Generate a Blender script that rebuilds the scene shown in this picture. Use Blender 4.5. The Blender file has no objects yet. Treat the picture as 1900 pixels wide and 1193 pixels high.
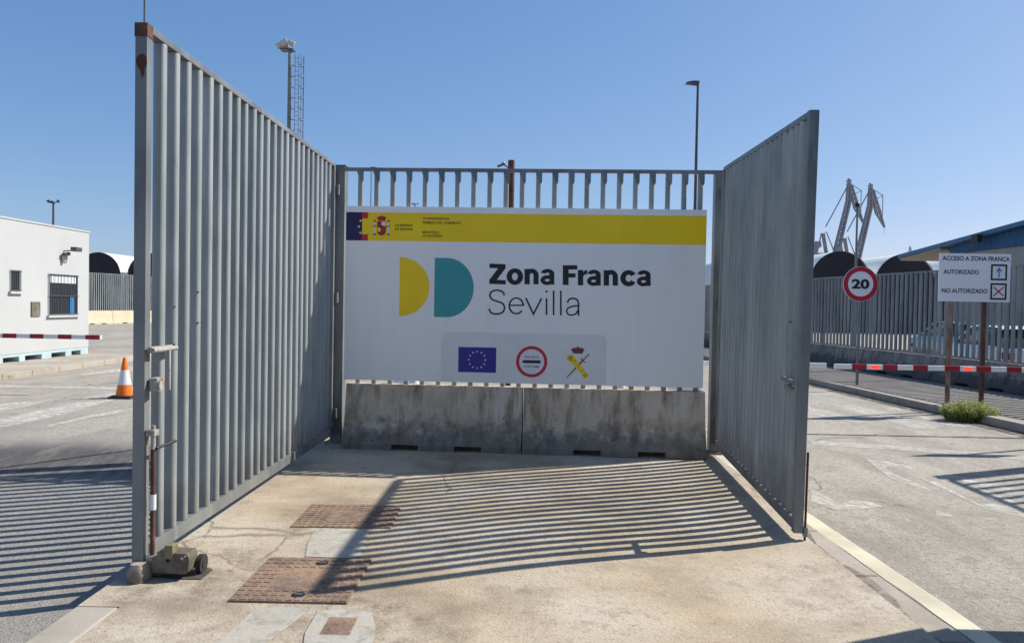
import bpy, math, random
from mathutils import Vector, Matrix
R = math.radians
rnd = random.Random(7)
sc = bpy.context.scene
C = sc.collection

# ------------------------------------------------------------------ camera, sky, sun, exposure
FPX, CX, CY = 1400.0, 950.0, 596.5            # focal length in pixels of the 1900 px wide photograph
EYE = Vector((0, 0, 1.65))
pit, rol = 0.0218, 0.0180
F_ = Vector((0, math.cos(pit), -math.sin(pit)))
U0 = Vector((0, math.sin(pit), math.cos(pit)))
R0 = Vector((1, 0, 0))
Rt = math.cos(rol)*R0 + math.sin(rol)*U0
Up = math.cos(rol)*U0 - math.sin(rol)*R0
cam = bpy.data.objects.new('camera', bpy.data.cameras.new('camera'))
C.objects.link(cam)
M = Matrix((Rt, Up, -F_)).transposed().to_4x4()
M.translation = EYE
cam.matrix_world = M
cam.data.sensor_width = 36
cam.data.lens = 36*FPX/1900
cam.data.clip_end = 5000
cam.data.clip_start = 0.05
sc.camera = cam

SUN = Vector((1.056, 0.437, 1.0)).normalized()
w = bpy.data.worlds.new('World'); sc.world = w; w.use_nodes = True
nt = w.node_tree
sky = nt.nodes.new('ShaderNodeTexSky'); sky.sky_type = 'NISHITA'; sky.sun_disc = False
sky.sun_elevation = math.asin(SUN.z); sky.sun_rotation = math.atan2(SUN.x, SUN.y)
sky.air_density = 0.85; sky.dust_density = 0.7; sky.ozone_density = 5.0; sky.altitude = 0
bg = nt.nodes['Background']; bg.inputs['Strength'].default_value = 0.12
sep = nt.nodes.new('ShaderNodeSeparateColor'); cmb = nt.nodes.new('ShaderNodeCombineColor')
nt.links.new(sky.outputs[0], sep.inputs[0])
for ch, (g_, k_) in enumerate(((.90, .72), (.70, .635), (.55, .70))):     # evens out the sky between zenith and horizon
    m1 = nt.nodes.new('ShaderNodeMath'); m1.operation = 'MULTIPLY'; m1.inputs[1].default_value = 0.12
    m2 = nt.nodes.new('ShaderNodeMath'); m2.operation = 'POWER'; m2.inputs[1].default_value = g_
    m3 = nt.nodes.new('ShaderNodeMath'); m3.operation = 'MULTIPLY'; m3.inputs[1].default_value = k_/0.12
    nt.links.new(sep.outputs[ch], m1.inputs[0]); nt.links.new(m1.outputs[0], m2.inputs[0]); nt.links.new(m2.outputs[0], m3.inputs[0]); nt.links.new(m3.outputs[0], cmb.inputs[ch])
nt.links.new(cmb.outputs[0], bg.inputs['Color'])
sl = bpy.data.lights.new('sun', 'SUN'); sl.energy = 4.9; sl.angle = R(0.53); sl.color = (1.0, 0.95, 0.87)
so = bpy.data.objects.new('sun', sl); C.objects.link(so)
so.rotation_euler = SUN.to_track_quat('Z', 'Y').to_euler()
so.location = (20, 10, 30)
sc.view_settings.view_transform = 'Standard'; sc.view_settings.look = 'None'
sc.view_settings.exposure = 0.4; sc.view_settings.gamma = 1.0

# ------------------------------------------------------------------ helpers: places
def ray(px, py):
    return F_*FPX + Rt*(px-CX) + Up*(CY-py)
def G(px, py, z=0.0):                         # point at height z seen at that pixel
    d = ray(px, py); return EYE + d*((z-EYE.z)/d.z)
def atY(px, py, Y):
    d = ray(px, py); return EYE + d*(Y/d.y)
def atX(px, py, X):
    d = ray(px, py); return EYE + d*(X/d.x)
def onplane(px, py, p, n):
    d = ray(px, py); return EYE + d*((p-EYE).dot(n)/d.dot(n))
ROAD = -0.13
def sm(t):
    t = max(0, min(1, t)); return t*t*(3-2*t)
def padz(x, y):
    return -0.08*sm((x+0.2)/2.2)*max(0, min(1, (8.5-y)/2.8))
def Gp(px, py):
    z = 0
    for _ in range(6):
        p = G(px, py, z); z = padz(p.x, p.y)
    return G(px, py, z)

# ------------------------------------------------------------------ helpers: objects
def tag(o, label=None, cat=None, group=None, kind=None):
    if label: o['label'] = label
    if cat: o['category'] = cat
    if group: o['group'] = group
    if kind: o['kind'] = kind
    return o
def empty(name, loc, rz=0, label=None, cat=None, group=None):
    o = bpy.data.objects.new(name, None); C.objects.link(o)
    o.empty_display_size = 0.2
    o.location = loc; o.rotation_euler = (0, 0, rz)
    return tag(o, label, cat, group)
KIDS = {}
class MB:
    def __init__(s): s.v = []; s.f = []; s.m = []; s.sm = []; s.cm = 0
    def add(s, vs, fs, smooth=False):
        n = len(s.v); s.v += [tuple(v) for v in vs]
        for f in fs: s.f.append([i+n for i in f]); s.m.append(s.cm); s.sm.append(smooth)
        return s
    def box(s, x0, x1, y0, y1, z0, z1):
        return s.add([(x0,y0,z0),(x1,y0,z0),(x1,y1,z0),(x0,y1,z0),(x0,y0,z1),(x1,y0,z1),(x1,y1,z1),(x0,y1,z1)],
            [(0,3,2,1),(4,5,6,7),(0,1,5,4),(1,2,6,5),(2,3,7,6),(3,0,4,7)])
    def tube(s, p, q, r0, r1=None, n=10, cap=True):
        p = Vector(p); q = Vector(q); r1 = r0 if r1 is None else r1
        d = (q-p).normalized(); a = d.orthogonal().normalized(); b = d.cross(a)
        vs = []
        for (c, r) in ((p, r0), (q, r1)):
            for k in range(n):
                t = 2*math.pi*k/n; vs.append(c+a*math.cos(t)*r+b*math.sin(t)*r)
        s.add(vs, [(k, (k+1) % n, n+(k+1) % n, n+k) for k in range(n)], True)
        if cap: s.add(vs, [tuple(range(n))[::-1], tuple(range(n, 2*n))])
        return s
    def bar(s, p, q, w, h, up=(0,0,1)):
        p = Vector(p); q = Vector(q); d = (q-p).normalized(); up = Vector(up)
        if abs(d.dot(up)) > .98: up = Vector((0,1,0))
        a = d.cross(up).normalized()*w/2; b = a.cross(d).normalized()*h/2
        vs = [c+i*a+j*b for c in (p, q) for (i, j) in ((-1,-1),(1,-1),(1,1),(-1,1))]
        return s.add(vs, [(3,2,1,0),(4,5,6,7),(0,1,5,4),(1,2,6,5),(2,3,7,6),(3,0,4,7)])
    def prism(s, pts, a, b, axis='y', smooth=False):      # polygon in the other two coords, swept along axis
        def mk(p, t):
            if axis == 'y': return (p[0], t, p[1])
            if axis == 'x': return (t, p[0], p[1])
            return (p[0], p[1], t)
        n = len(pts); vs = [mk(p, a) for p in pts]+[mk(p, b) for p in pts]
        s.add(vs, [(k, (k+1) % n, n+(k+1) % n, n+k) for k in range(n)], smooth)
        s.add(vs, [tuple(range(n))[::-1], tuple(range(n, 2*n))])
        return s
    def lathe(s, prof, c=(0,0,0), n=20, smooth=True):
        vs = []
        for (r, z) in prof:
            for k in range(n):
                t = 2*math.pi*k/n; vs.append((c[0]+r*math.cos(t), c[1]+r*math.sin(t), c[2]+z))
        fs = []
        for i in range(len(prof)-1):
            for k in range(n):
                fs.append((i*n+k, i*n+(k+1) % n, (i+1)*n+(k+1) % n, (i+1)*n+k))
        s.add(vs, fs, smooth)
        s.add(vs, [tuple(range(n))[::-1], tuple(range((len(prof)-1)*n, len(prof)*n))])
        return s
    def build(s, name, mat, parent=None, bevel=0, loc=None):
        me = bpy.data.meshes.new(name); me.from_pydata(s.v, [], s.f)
        for m in (mat if isinstance(mat, (list, tuple)) else [mat]): me.materials.append(m)
        for p, mi, sf in zip(me.polygons, s.m, s.sm): p.material_index = mi; p.use_smooth = sf
        me.validate(); me.update()
        o = bpy.data.objects.new(name, me); C.objects.link(o)
        if parent: o.parent = parent; KIDS.setdefault(parent.name, []).append(o)
        if loc: o.location = loc
        if bevel:
            b = o.modifiers.new('bevel', 'BEVEL'); b.width = bevel; b.segments = 2; b.limit_method = 'ANGLE'
        return o
def copy_tree(o, parent=None):
    c = o.copy(); C.objects.link(c)
    if parent: c.parent = parent; KIDS.setdefault(parent.name, []).append(c)
    for ch in list(KIDS.get(o.name, [])): copy_tree(ch, c)
    return c

# ------------------------------------------------------------------ materials
def L(c): return tuple(c)+(1.0,)
def mat(name, c1, c2=None, scale=6.0, rough=0.7, metal=0.0, bump=0.0, c3=None, s3=0.6, stretch=None, spec=0.4,
        detail=6, lo=.35, hi=.65, lo3=.45, hi3=.7, bscale=None, bdist=0.01, world=True):
    m = bpy.data.materials.new(name); m.use_nodes = True; n = m.node_tree.nodes; l = m.node_tree.links
    b = n['Principled BSDF']; b.inputs['Roughness'].default_value = rough; b.inputs['Metallic'].default_value = metal
    b.inputs['Specular IOR Level'].default_value = spec
    if world: co = n.new('ShaderNodeNewGeometry').outputs['Position']
    else: co = n.new('ShaderNodeTexCoord').outputs['Object']
    if stretch:
        mp = n.new('ShaderNodeMapping'); mp.inputs['Scale'].default_value = stretch; l.new(co, mp.inputs['Vector']); cs = mp.outputs[0]
    else: cs = co
    def noise(sc_, vec, d=detail, a=lo, bb=hi):
        t = n.new('ShaderNodeTexNoise'); t.inputs['Scale'].default_value = sc_; t.inputs['Detail'].default_value = d
        l.new(vec, t.inputs['Vector'])
        r = n.new('ShaderNodeMapRange'); r.inputs['From Min'].default_value = a; r.inputs['From Max'].default_value = bb
        l.new(t.outputs['Fac'], r.inputs['Value']); return r.outputs[0], t.outputs['Fac']
    def mix(a, bcol, fac):
        x = n.new('ShaderNodeMix'); x.data_type = 'RGBA'
        for k, v in ((6, a), (7, bcol)):
            if isinstance(v, tuple): x.inputs[k].default_value = L(v)
            else: l.new(v, x.inputs[k])
        l.new(fac, x.inputs[0]); return x.outputs[2]
    col = c1
    if c2:
        f, _ = noise(scale, cs); col = mix(c1, c2, f)
    if c3:
        f, _ = noise(s3, cs, 5, lo3, hi3); col = mix(col, c3, f)
    if isinstance(col, tuple): b.inputs['Base Color'].default_value = L(col)
    else: l.new(col, b.inputs['Base Color'])
    if bump:
        _, f = noise(bscale or scale*4, co, 8)
        bp = n.new('ShaderNodeBump'); bp.inputs['Strength'].default_value = bump; bp.inputs['Distance'].default_value = bdist
        l.new(f, bp.inputs['Height']); l.new(bp.outputs[0], b.inputs['Normal'])
    m['_'] = 1
    return m
def nodes(m): return m.node_tree.nodes, m.node_tree.links, m.node_tree.nodes['Principled BSDF']
def overlay(m, color, chain):
    """mix color over the current base colour where chain(n,l,pos) gives the factor"""
    n, l, b = nodes(m)
    pos = n.new('ShaderNodeNewGeometry').outputs['Position']
    fac = chain(n, l, pos)
    x = n.new('ShaderNodeMix'); x.data_type = 'RGBA'
    if b.inputs['Base Color'].links: l.new(b.inputs['Base Color'].links[0].from_socket, x.inputs[6])
    else: x.inputs[6].default_value = b.inputs['Base Color'].default_value
    x.inputs[7].default_value = L(color); l.new(fac, x.inputs[0]); l.new(x.outputs[2], b.inputs['Base Color'])
def mapr(n, l, s, a, b, c=0.0, d=1.0, smooth=False):
    r = n.new('ShaderNodeMapRange'); l.new(s, r.inputs['Value'])
    if smooth: r.interpolation_type = 'SMOOTHSTEP'
    for k, v in zip(('From Min', 'From Max', 'To Min', 'To Max'), (a, b, c, d)): r.inputs[k].default_value = v
    return r.outputs[0]
def mathn(n, l, op, a, b=None):
    r = n.new('ShaderNodeMath'); r.operation = op
    for k, v in ((0, a), (1, b)):
        if v is None: continue
        if isinstance(v, (int, float)): r.inputs[k].default_value = v
        else: l.new(v, r.inputs[k])
    return r.outputs[0]
def mapping(n, l, v, loc=(0,0,0), rot=(0,0,0), scale=(1,1,1)):
    m = n.new('ShaderNodeMapping'); m.vector_type = 'TEXTURE' if False else 'POINT'
    m.inputs['Location'].default_value = loc; m.inputs['Rotation'].default_value = rot; m.inputs['Scale'].default_value = scale
    l.new(v, m.inputs['Vector']); return m.outputs[0]
def noisef(n, l, v, scale, detail=5, rough=.55):
    t = n.new('ShaderNodeTexNoise'); t.inputs['Scale'].default_value = scale; t.inputs['Detail'].default_value = detail
    t.inputs['Roughness'].default_value = rough; l.new(v, t.inputs['Vector']); return t.outputs['Fac']
def cracks(scale, width, warp=.35, mask_lo=.5, mask_hi=.6):
    def ch(n, l, pos):
        nz = n.new('ShaderNodeTexNoise'); nz.inputs['Scale'].default_value = 1.3; nz.inputs['Detail'].default_value = 6; l.new(pos, nz.inputs['Vector'])
        va = n.new('ShaderNodeVectorMath'); va.operation = 'MULTIPLY_ADD'
        l.new(nz.outputs['Color'], va.inputs[0]); va.inputs[1].default_value = (warp*2, warp*2, 0); l.new(pos, va.inputs[2])
        vo = n.new('ShaderNodeTexVoronoi'); vo.feature = 'DISTANCE_TO_EDGE'; vo.inputs['Scale'].default_value = scale
        l.new(va.outputs[0], vo.inputs['Vector'])
        c = mapr(n, l, vo.outputs['Distance'], 0, width, 1, 0)
        k = mapr(n, l, noisef(n, l, pos, .5, 3), mask_lo, mask_hi)
        return mathn(n, l, 'MULTIPLY', mathn(n, l, 'MULTIPLY', c, k), .75)
    return ch
def speck(scale, lo, hi, amt=1.0):
    def ch(n, l, pos): return mathn(n, l, 'MULTIPLY', mapr(n, l, noisef(n, l, pos, scale, 3, .7), lo, hi), amt)
    return ch

m_road = mat('road_surface', (.40,.365,.305), (.32,.29,.24), 1.3, .93, bump=.9, c3=(.45,.405,.335), s3=.28, bscale=70, bdist=.012)
overlay(m_road, (.22,.20,.17), speck(34, .50, .62, .8))
overlay(m_road, (.10,.09,.08), speck(22, .60, .70, .8))
overlay(m_road, (.58,.53,.45), speck(27, .58, .70, .6))
overlay(m_road, (.20,.18,.15), speck(3.2, .56, .70, .55))
overlay(m_road, (.27,.25,.215), lambda n, l, p: mathn(n, l, 'MULTIPLY', mapr(n, l, noisef(n, l, mapping(n, l, p, scale=(1.6,.5,1)), .8, 8, .7), .50, .66), .6))
overlay(m_road, (.56,.52,.45), speck(42, .62, .74, .5))
overlay(m_road, (.09,.08,.07), cracks(.22, .004, mask_lo=.42, mask_hi=.5))
def tyre(n, l, pos):          # rubber worn on to the left lane where lorries turn
    p = mapping(n, l, pos, (0,0,0), (0,0,R(-100)), (1,1,1))
    q = mapping(n, l, p, (0,0,0), (0,0,0), (.5, 3.2, 1))
    st = mapr(n, l, noisef(n, l, q, 1.6, 6, .7), .22, .50)
    d = n.new('ShaderNodeVectorMath'); d.operation = 'SUBTRACT'; l.new(pos, d.inputs[0]); d.inputs[1].default_value = (-4.9, 8.2, ROAD)
    e = mapping(n, l, d.outputs[0], (0,0,0), (0,0,R(-100)), (.27, .85, 1))
    ln = n.new('ShaderNodeVectorMath'); ln.operation = 'LENGTH'; l.new(e, ln.inputs[0])
    return mathn(n, l, 'MULTIPLY', mathn(n, l, 'MULTIPLY', st, mapr(n, l, ln.outputs['Value'], .35, 1.15, 1, 0, True)), .85)
def leftlane(n, l, p):        # the left lane by the pad is older, greyer asphalt
    s = n.new('ShaderNodeSeparateXYZ'); l.new(p, s.inputs[0])
    a = mapr(n, l, s.outputs['X'], -2.2, -2.3, 0, 1)
    w = mathn(n, l, 'ADD', s.outputs['Y'], mapr(n, l, noisef(n, l, p, .8, 7, .7), .3, .7, -1.6, 1.6))
    return mathn(n, l, 'MULTIPLY', mathn(n, l, 'MULTIPLY', a, mapr(n, l, w, 8.0, 11.0, 1, 0, True)), .55)
overlay(m_road, (.25,.238,.215), leftlane)
overlay(m_road, (.09,.085,.08), lambda n, l, p: mathn(n, l, 'MULTIPLY', leftlane(n, l, p), mapr(n, l, noisef(n, l, p, 30, 4, .7), .50, .66)))
overlay(m_road, (.22,.195,.16), lambda n, l, p: mathn(n, l, 'MULTIPLY', mapr(n, l, noisef(n, l, mapping(n, l, p, scale=(1.8,.35,1)), 1.1, 9, .72), .50, .62), .5))
overlay(m_road, (.05,.047,.047), tyre)
m_pad = mat('pad_concrete', (.47,.375,.26), (.345,.27,.18), 2.3, .92, bump=.6, c3=(.50,.44,.345), s3=.7, lo3=.42, hi3=.62, bscale=60, bdist=.010)
overlay(m_pad, (.30,.235,.16), lambda n, l, p: mathn(n, l, 'MULTIPLY', mapr(n, l, noisef(n, l, mapping(n, l, p, scale=(.5,2.2,1)), 1.4, 7, .65), .54, .72), .55))
overlay(m_pad, (.27,.215,.155), speck(32, .54, .66, .7))
overlay(m_pad, (.24,.19,.14), speck(5, .57, .70, .6))
overlay(m_pad, (.30,.245,.18), speck(75, .52, .66, .5))
overlay(m_pad, (.60,.52,.41), speck(60, .58, .70, .6))
overlay(m_pad, (.13,.10,.07), speck(24, .68, .74, .8))
overlay(m_pad, (.25,.20,.145), lambda n, l, p: mathn(n, l, 'MULTIPLY', mapr(n, l, noisef(n, l, p, .9, 9, .72), .50, .64), .8))
overlay(m_pad, (.13,.10,.075), cracks(.28, .0042, mask_lo=.46, mask_hi=.52))
m_kerb = mat('kerb_concrete', (.37,.33,.265), (.29,.255,.205), 5, .9, bump=.3, c3=(.42,.38,.32), s3=.8)
overlay(m_kerb, (.15,.13,.11), speck(30, .66, .74, .6))
m_patch = mat('patch_mortar', (.43,.41,.36), (.36,.34,.29), 4, .92, bump=.2, c3=(.46,.42,.34), s3=1.0, bscale=60)
m_pave = mat('pavement_slabs', (.34,.295,.24), (.26,.225,.185), 3, .9, bump=.3, c3=(.37,.325,.27), s3=.5, bscale=20)
def slabs(n, l, pos):
    b = n.new('ShaderNodeTexBrick'); b.inputs['Scale'].default_value = 2.2; b.inputs['Mortar Size'].default_value = .02
    b.inputs['Color1'].default_value = (0,0,0,1); b.inputs['Color2'].default_value = (.25,.25,.25,1); b.inputs['Mortar'].default_value = (1,1,1,1)
    l.new(pos, b.inputs['Vector']); return mathn(n, l, 'MULTIPLY', b.outputs['Color'], .6)
overlay(m_pave, (.09,.08,.07), slabs)
m_steel = mat('galvanised_steel', (.31,.335,.33), (.235,.26,.26), 9, .45, .08, bump=.06, c3=(.37,.39,.385), s3=2.2, stretch=(1,1,.25), bscale=40)
overlay(m_steel, (.20,.13,.085), lambda n, l, p: mathn(n, l, 'MULTIPLY', mapr(n, l, noisef(n, l, p, 7, 6, .7), .66, .76), .6))
m_frame = mat('galvanised_frame', (.20,.212,.21), (.135,.145,.147), 6, .45, .2, bump=.06, c3=(.26,.27,.265), s3=1.4, stretch=(1,1,.4), bscale=40)
overlay(m_frame, (.19,.10,.055), lambda n, l, p: mathn(n, l, 'MULTIPLY', mapr(n, l, noisef(n, l, p, 5, 6, .7), .64, .74), .7))
m_steel2 = mat('old_fence_steel', (.22,.235,.235), (.15,.165,.17), 9, .5, .1, bump=.05, c3=(.30,.32,.315), s3=2.2, stretch=(1,1,.25))
m_dsteel = mat('dark_steel', (.10,.105,.11), (.07,.072,.075), 8, .5, .3)
m_rust = mat('rust', (.12,.058,.04), (.06,.032,.024), 18, .9, bump=.4, c3=(.16,.085,.055), s3=7)
m_rustpale = mat('rusty_pole', (.30,.20,.14), (.12,.055,.035), 9, .85, bump=.3, c3=(.36,.28,.22), s3=3, stretch=(1,1,.4))
m_cover = mat('rusty_cast_iron', (.27,.185,.135), (.17,.115,.085), 14, .85, .05, bump=.5, c3=(.36,.235,.15), s3=2.5)
overlay(m_cover, (.09,.065,.05), speck(40, .52, .66, .75))
m_blk = mat('black_plastic', (.018,.018,.02), (.03,.03,.032), 10, .5)
m_boltg = mat('weathered_bolt_steel', (.40,.39,.36), (.32,.29,.25), 22, .6, .1, c3=(.22,.14,.09), s3=11, lo3=.56, hi3=.68)
m_drust = mat('dark_rust', (.11,.04,.022), (.07,.028,.018), 30, .9)
m_rubber = mat('rubber', (.018,.018,.018), (.032,.03,.028), 12, .8)
m_box = mat('wheel_housing_paint', (.16,.135,.095), (.10,.085,.065), 14, .65, c3=(.22,.195,.145), s3=5)
m_brk = mat('bracket_paint', (.24,.21,.12), (.16,.14,.085), 12, .7, c3=(.14,.11,.07), s3=9)
overlay(m_box, (.08,.06,.04), speck(30, .50, .68, .8))
m_stone = mat('concrete_stone', (.42,.36,.28), (.30,.25,.19), 14, .95, bump=.6, c3=(.16,.13,.10), s3=8)
m_conc = mat('barrier_concrete', (.60,.49,.36), (.47,.38,.27), 5, .93, bump=.6, c3=(.64,.56,.45), s3=2.3, bscale=35)
def streak(n, l, p): return mathn(n, l, 'MULTIPLY', mapr(n, l, noisef(n, l, mapping(n, l, p, scale=(6.5,6.5,.7)), 1.3, 6, .65), .47, .68), .78)
overlay(m_conc, (.15,.095,.055), streak)
def lowdirt(z0, z1):
    def ch(n, l, p):
        s = n.new('ShaderNodeSeparateXYZ'); l.new(p, s.inputs[0])
        a = mathn(n, l, 'ADD', s.outputs['Z'], mapr(n, l, noisef(n, l, p, 6, 6, .7), .3, .7, -.16, .16))
        return mathn(n, l, 'MULTIPLY', mapr(n, l, a, z0, z1, 1, 0, True), .75)
    return ch
overlay(m_conc, (.105,.095,.085), lowdirt(.12, .42))
overlay(m_conc, (.05,.045,.04), speck(16, .63, .72, .7))
m_creamc = mat('cream_concrete', (.60,.50,.36), (.52,.43,.31), 1.5, .9)
m_white = mat('white_wall', (.44,.455,.45), (.42,.435,.43), 1.2, .75, c3=(.46,.475,.47), s3=.4)
m_pblue = mat('pale_blue_steel', (.42,.53,.56), (.36,.46,.49), 3, .6)
m_board = mat('sign_white', (.88,.865,.85), (.86,.85,.835), .8, .35, spec=.5)
m_signw = mat('sign_white_sheet', (.78,.78,.79), None, rough=.4)
def flat(name, c, rough=.4, **k): return mat(name, c, tuple(x*.93 for x in c), 3, rough, **k)
m_yel = flat('print_yellow', (.98,.66,.004))
m_teal = flat('print_teal', (.045,.33,.36))
m_ink = flat('print_black', (.012,.012,.014))
m_navy = flat('print_navy', (.012,.008,.085))
m_eublue = flat('print_eu_blue', (.028,.018,.26))
m_red = flat('print_red', (.55,.02,.03))
m_dred = flat('print_crimson', (.42,.018,.03))
m_pgrey = flat('print_pale_grey', (.78,.775,.765))
m_pblu = flat('print_blue', (.03,.22,.50))
m_pstar = flat('print_star', (.80,.74,.45))
m_stl = flat('print_white', (.75,.75,.8))
m_brown = flat('print_brown', (.16,.05,.04))
m_olive = flat('print_olive', (.30,.25,.04))
m_dkolive = flat('print_dark_olive', (.05,.04,.008))
m_signred = flat('sign_red', (.46,.01,.025))
m_orange = flat('cone_orange', (.85,.17,.015), .5)
m_conew = flat('cone_white', (.72,.73,.74), .4)
m_boomw = flat('boom_white', (.78,.78,.76), .4)
m_boomr = flat('boom_red', (.33,.012,.025), .5)
m_glass = mat('dark_glass', (.03,.035,.04), None, rough=.1, spec=.6)
m_alu = flat('aluminium', (.45,.46,.46), .35, metal=.4)
m_blue = mat('blue_cladding', (.028,.12,.27), (.022,.095,.22), .8, .5)
m_blue2 = mat('blue_roof', (.06,.17,.32), (.045,.13,.26), 1.1, .5)
m_beige = mat('beige_wall', (.40,.38,.34), (.33,.31,.28), 1.2, .85)
m_soffit = flat('soffit', (.36,.31,.24), .8)
m_tent = mat('shelter_white_fabric', (.74,.76,.74), (.66,.68,.66), .3, .7)
m_black = mat('shelter_black_fabric', (.022,.022,.028), (.03,.03,.036), 1, .8)
m_crane = mat('crane_paint', (.33,.31,.33), (.27,.255,.275), .1, .6)
m_carw = mat('car_paint_white', (.72,.74,.77), None, rough=.2, spec=.6)
m_cars = mat('car_paint_silver', (.42,.44,.46), None, rough=.25, metal=.4, spec=.6)
m_leaf = mat('weed_leaf', (.33,.40,.11), (.44,.47,.19), 14, .7)
m_leaf2 = mat('weed_leaf_dry', (.30,.29,.12), (.22,.24,.08), 14, .8)
for m_ in (m_leaf, m_leaf2):
    n_, l_, b_ = nodes(m_); tr = n_.new('ShaderNodeBsdfTranslucent'); mx = n_.new('ShaderNodeMixShader'); mx.inputs[0].default_value = .45
    l_.new(b_.inputs['Base Color'].links[0].from_socket, tr.inputs['Color']); ou = n_['Material Output']
    l_.new(b_.outputs[0], mx.inputs[1]); l_.new(tr.outputs[0], mx.inputs[2]); l_.new(mx.outputs[0], ou.inputs['Surface'])
m_dark = flat('dark_interior', (.012,.012,.013), .9)
m_lamp = bpy.data.materials.new('red_boom_lamp'); m_lamp.use_nodes = True
_b = m_lamp.node_tree.nodes['Principled BSDF']; _b.inputs['Base Color'].default_value = (.6,.02,.02,1)
_b.inputs['Emission Color'].default_value = (1,.05,.04,1); _b.inputs['Emission Strength'].default_value = 1.0
m_pitshade = mat('painted_pit_shade', (.05,.045,.04), (.09,.08,.07), 20, .9)  # near-black colour for the painted shade of the wheel recess
def paint(name, col, lo, hi, scale=9):        # worn road paint: noise eats holes in it
    m = mat(name, col, tuple(c*.85 for c in col), 3, .8)
    n, l, b = nodes(m)
    pos = n.new('ShaderNodeNewGeometry').outputs['Position']
    a = mapr(n, l, noisef(n, l, pos, scale, 8, .75), lo, hi)
    b2 = mapr(n, l, noisef(n, l, pos, 1.1, 3), .3, .7, .55, 1.0)
    l.new(mathn(n, l, 'MULTIPLY', a, b2), b.inputs['Alpha']); return m
m_pt = paint('road_paint_worn', (.72,.70,.63), .36, .60)
m_ptf = paint('road_paint_faded', (.74,.71,.64), .36, .66)
m_edge = paint('edge_line_paint', (.74,.68,.50), .22, .36, 14)

overlay(m_steel, (.16,.13,.10), lambda n, l, p: mathn(n, l, 'MULTIPLY', lowdirt(.12, .55)(n, l, p), .6))
overlay(m_steel, (.52,.53,.51), lambda n, l, p: mathn(n, l, 'MULTIPLY', mapr(n, l, noisef(n, l, mapping(n, l, p, scale=(7,7,.5)), 1.2, 7, .7), .56, .70), .5))
overlay(m_frame, (.34,.34,.33), lambda n, l, p: mathn(n, l, 'MULTIPLY', mapr(n, l, noisef(n, l, mapping(n, l, p, scale=(6,6,.8)), 1.5, 7, .7), .56, .70), .5))
overlay(m_board, (.62,.62,.62), lambda n, l, p: mathn(n, l, 'MULTIPLY', mapr(n, l, noisef(n, l, mapping(n, l, p, scale=(5,5,.4)), 1.0, 6, .7), .50, .75), .25))
def halo(pts, r0, r1, amt):
    def ch(n, l, p):
        out = None
        for q in pts:
            d = n.new('ShaderNodeVectorMath'); d.operation = 'DISTANCE'; l.new(p, d.inputs[0]); d.inputs[1].default_value = (q.x, q.y, q.z)
            f = mapr(n, l, d.outputs['Value'], r0, r1, 1, 0, True)
            out = f if out is None else mathn(n, l, 'MAXIMUM', out, f)
        k = mapr(n, l, noisef(n, l, p, 5, 9, .75), .42, .62)
        return mathn(n, l, 'MULTIPLY', mathn(n, l, 'MULTIPLY', out, k), amt)
    return ch
overlay(m_pad, (.17,.13,.09), halo([Gp(560,1080), Gp(640,958), Gp(640,1162), Gp(340,1060)], .25, .75, .75))
overlay(m_patch, (.22,.18,.13), speck(9, .50, .68, .6))
overlay(m_patch, (.25,.22,.17), speck(60, .56, .68, .7))
m_dirt = paint('gutter_dirt', (.13,.10,.075), .40, .62, 6)
# ------------------------------------------------------------------ the setting
def sheet(name, pts, z, m, kind='structure'):
    mb = MB(); mb.add([(p[0], p[1], z) for p in pts], [tuple(range(len(pts)))])
    o = mb.build(name, m)
    return tag(o, kind=kind)
def area(P): return sum(P[i][0]*P[(i+1) % len(P)][1]-P[(i+1) % len(P)][0]*P[i][1] for i in range(len(P)))
def ccw(P): return P if area(P) > 0 else P[::-1]

mb = MB(); mb.add([(-1500,-400,ROAD),(1500,-400,ROAD),(1500,2500,ROAD),(-1500,2500,ROAD)], [(0,1,2,3)])
tag(mb.build('ground', m_road), kind='structure')

# the raised pad the gate stands on
PXL, PXR, PY0, PY1 = -2.30, 2.28, -5.0, 10.6
nx, ny = 24, 60
mb = MB(); vs = []
for j in range(ny+1):
    y = PY0+(PY1-PY0)*j/ny
    for i in range(nx+1):
        x = PXL+.23+(PXR-PXL-.23)*i/nx; vs.append((x, y, padz(x, y)))
fs = [(j*(nx+1)+i, j*(nx+1)+i+1, (j+1)*(nx+1)+i+1, (j+1)*(nx+1)+i) for j in range(ny) for i in range(nx)]
mb.add(vs, fs, True)
for (i, flip) in ((nx, 0),):
    vs2 = []
    for j in range(ny+1):
        a = vs[j*(nx+1)+i]; vs2 += [a, (a[0], a[1], ROAD-.05)]
    mb.add(vs2, [(2*j, 2*j+1, 2*j+3, 2*j+2) for j in range(ny)])
for yy in (PY0, PY1):
    j = 0 if yy == PY0 else ny
    row = vs[j*(nx+1):(j+1)*(nx+1)]
    mb.add(row+[(p[0], p[1], ROAD-.05) for p in row], [(i, i+1, nx+2+i, nx+1+i) for i in range(nx)])
tag(mb.build('concrete_pad', m_pad), kind='structure')
mb = MB()                                   # kerb stones along the pad's left edge
y = PY0
while y < PY1:
    if y+1 > 4.2: break
    mb.box(PXL, PXL+.226, y+.004, y+.996, ROAD-.05, .004); y += 1
tag(mb.build('kerb_left_of_pad', m_kerb, bevel=.012), kind='structure')
mb = MB(); mb.box(PXL, PXL+.2299, y+.004, PY1, ROAD-.05, -.0003)
tag(mb.build('pad_edge_left', m_pad), kind='structure')
mb = MB()                                   # gutter right of the pad
y = PY0
while y < 9.4:
    mb.box(PXR+.004, PXR+.20, y+.004, y+.996, ROAD-.05, ROAD+.02); y += 1
tag(mb.build('gutter_right_of_pad', m_kerb, bevel=.01), kind='structure')
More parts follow.
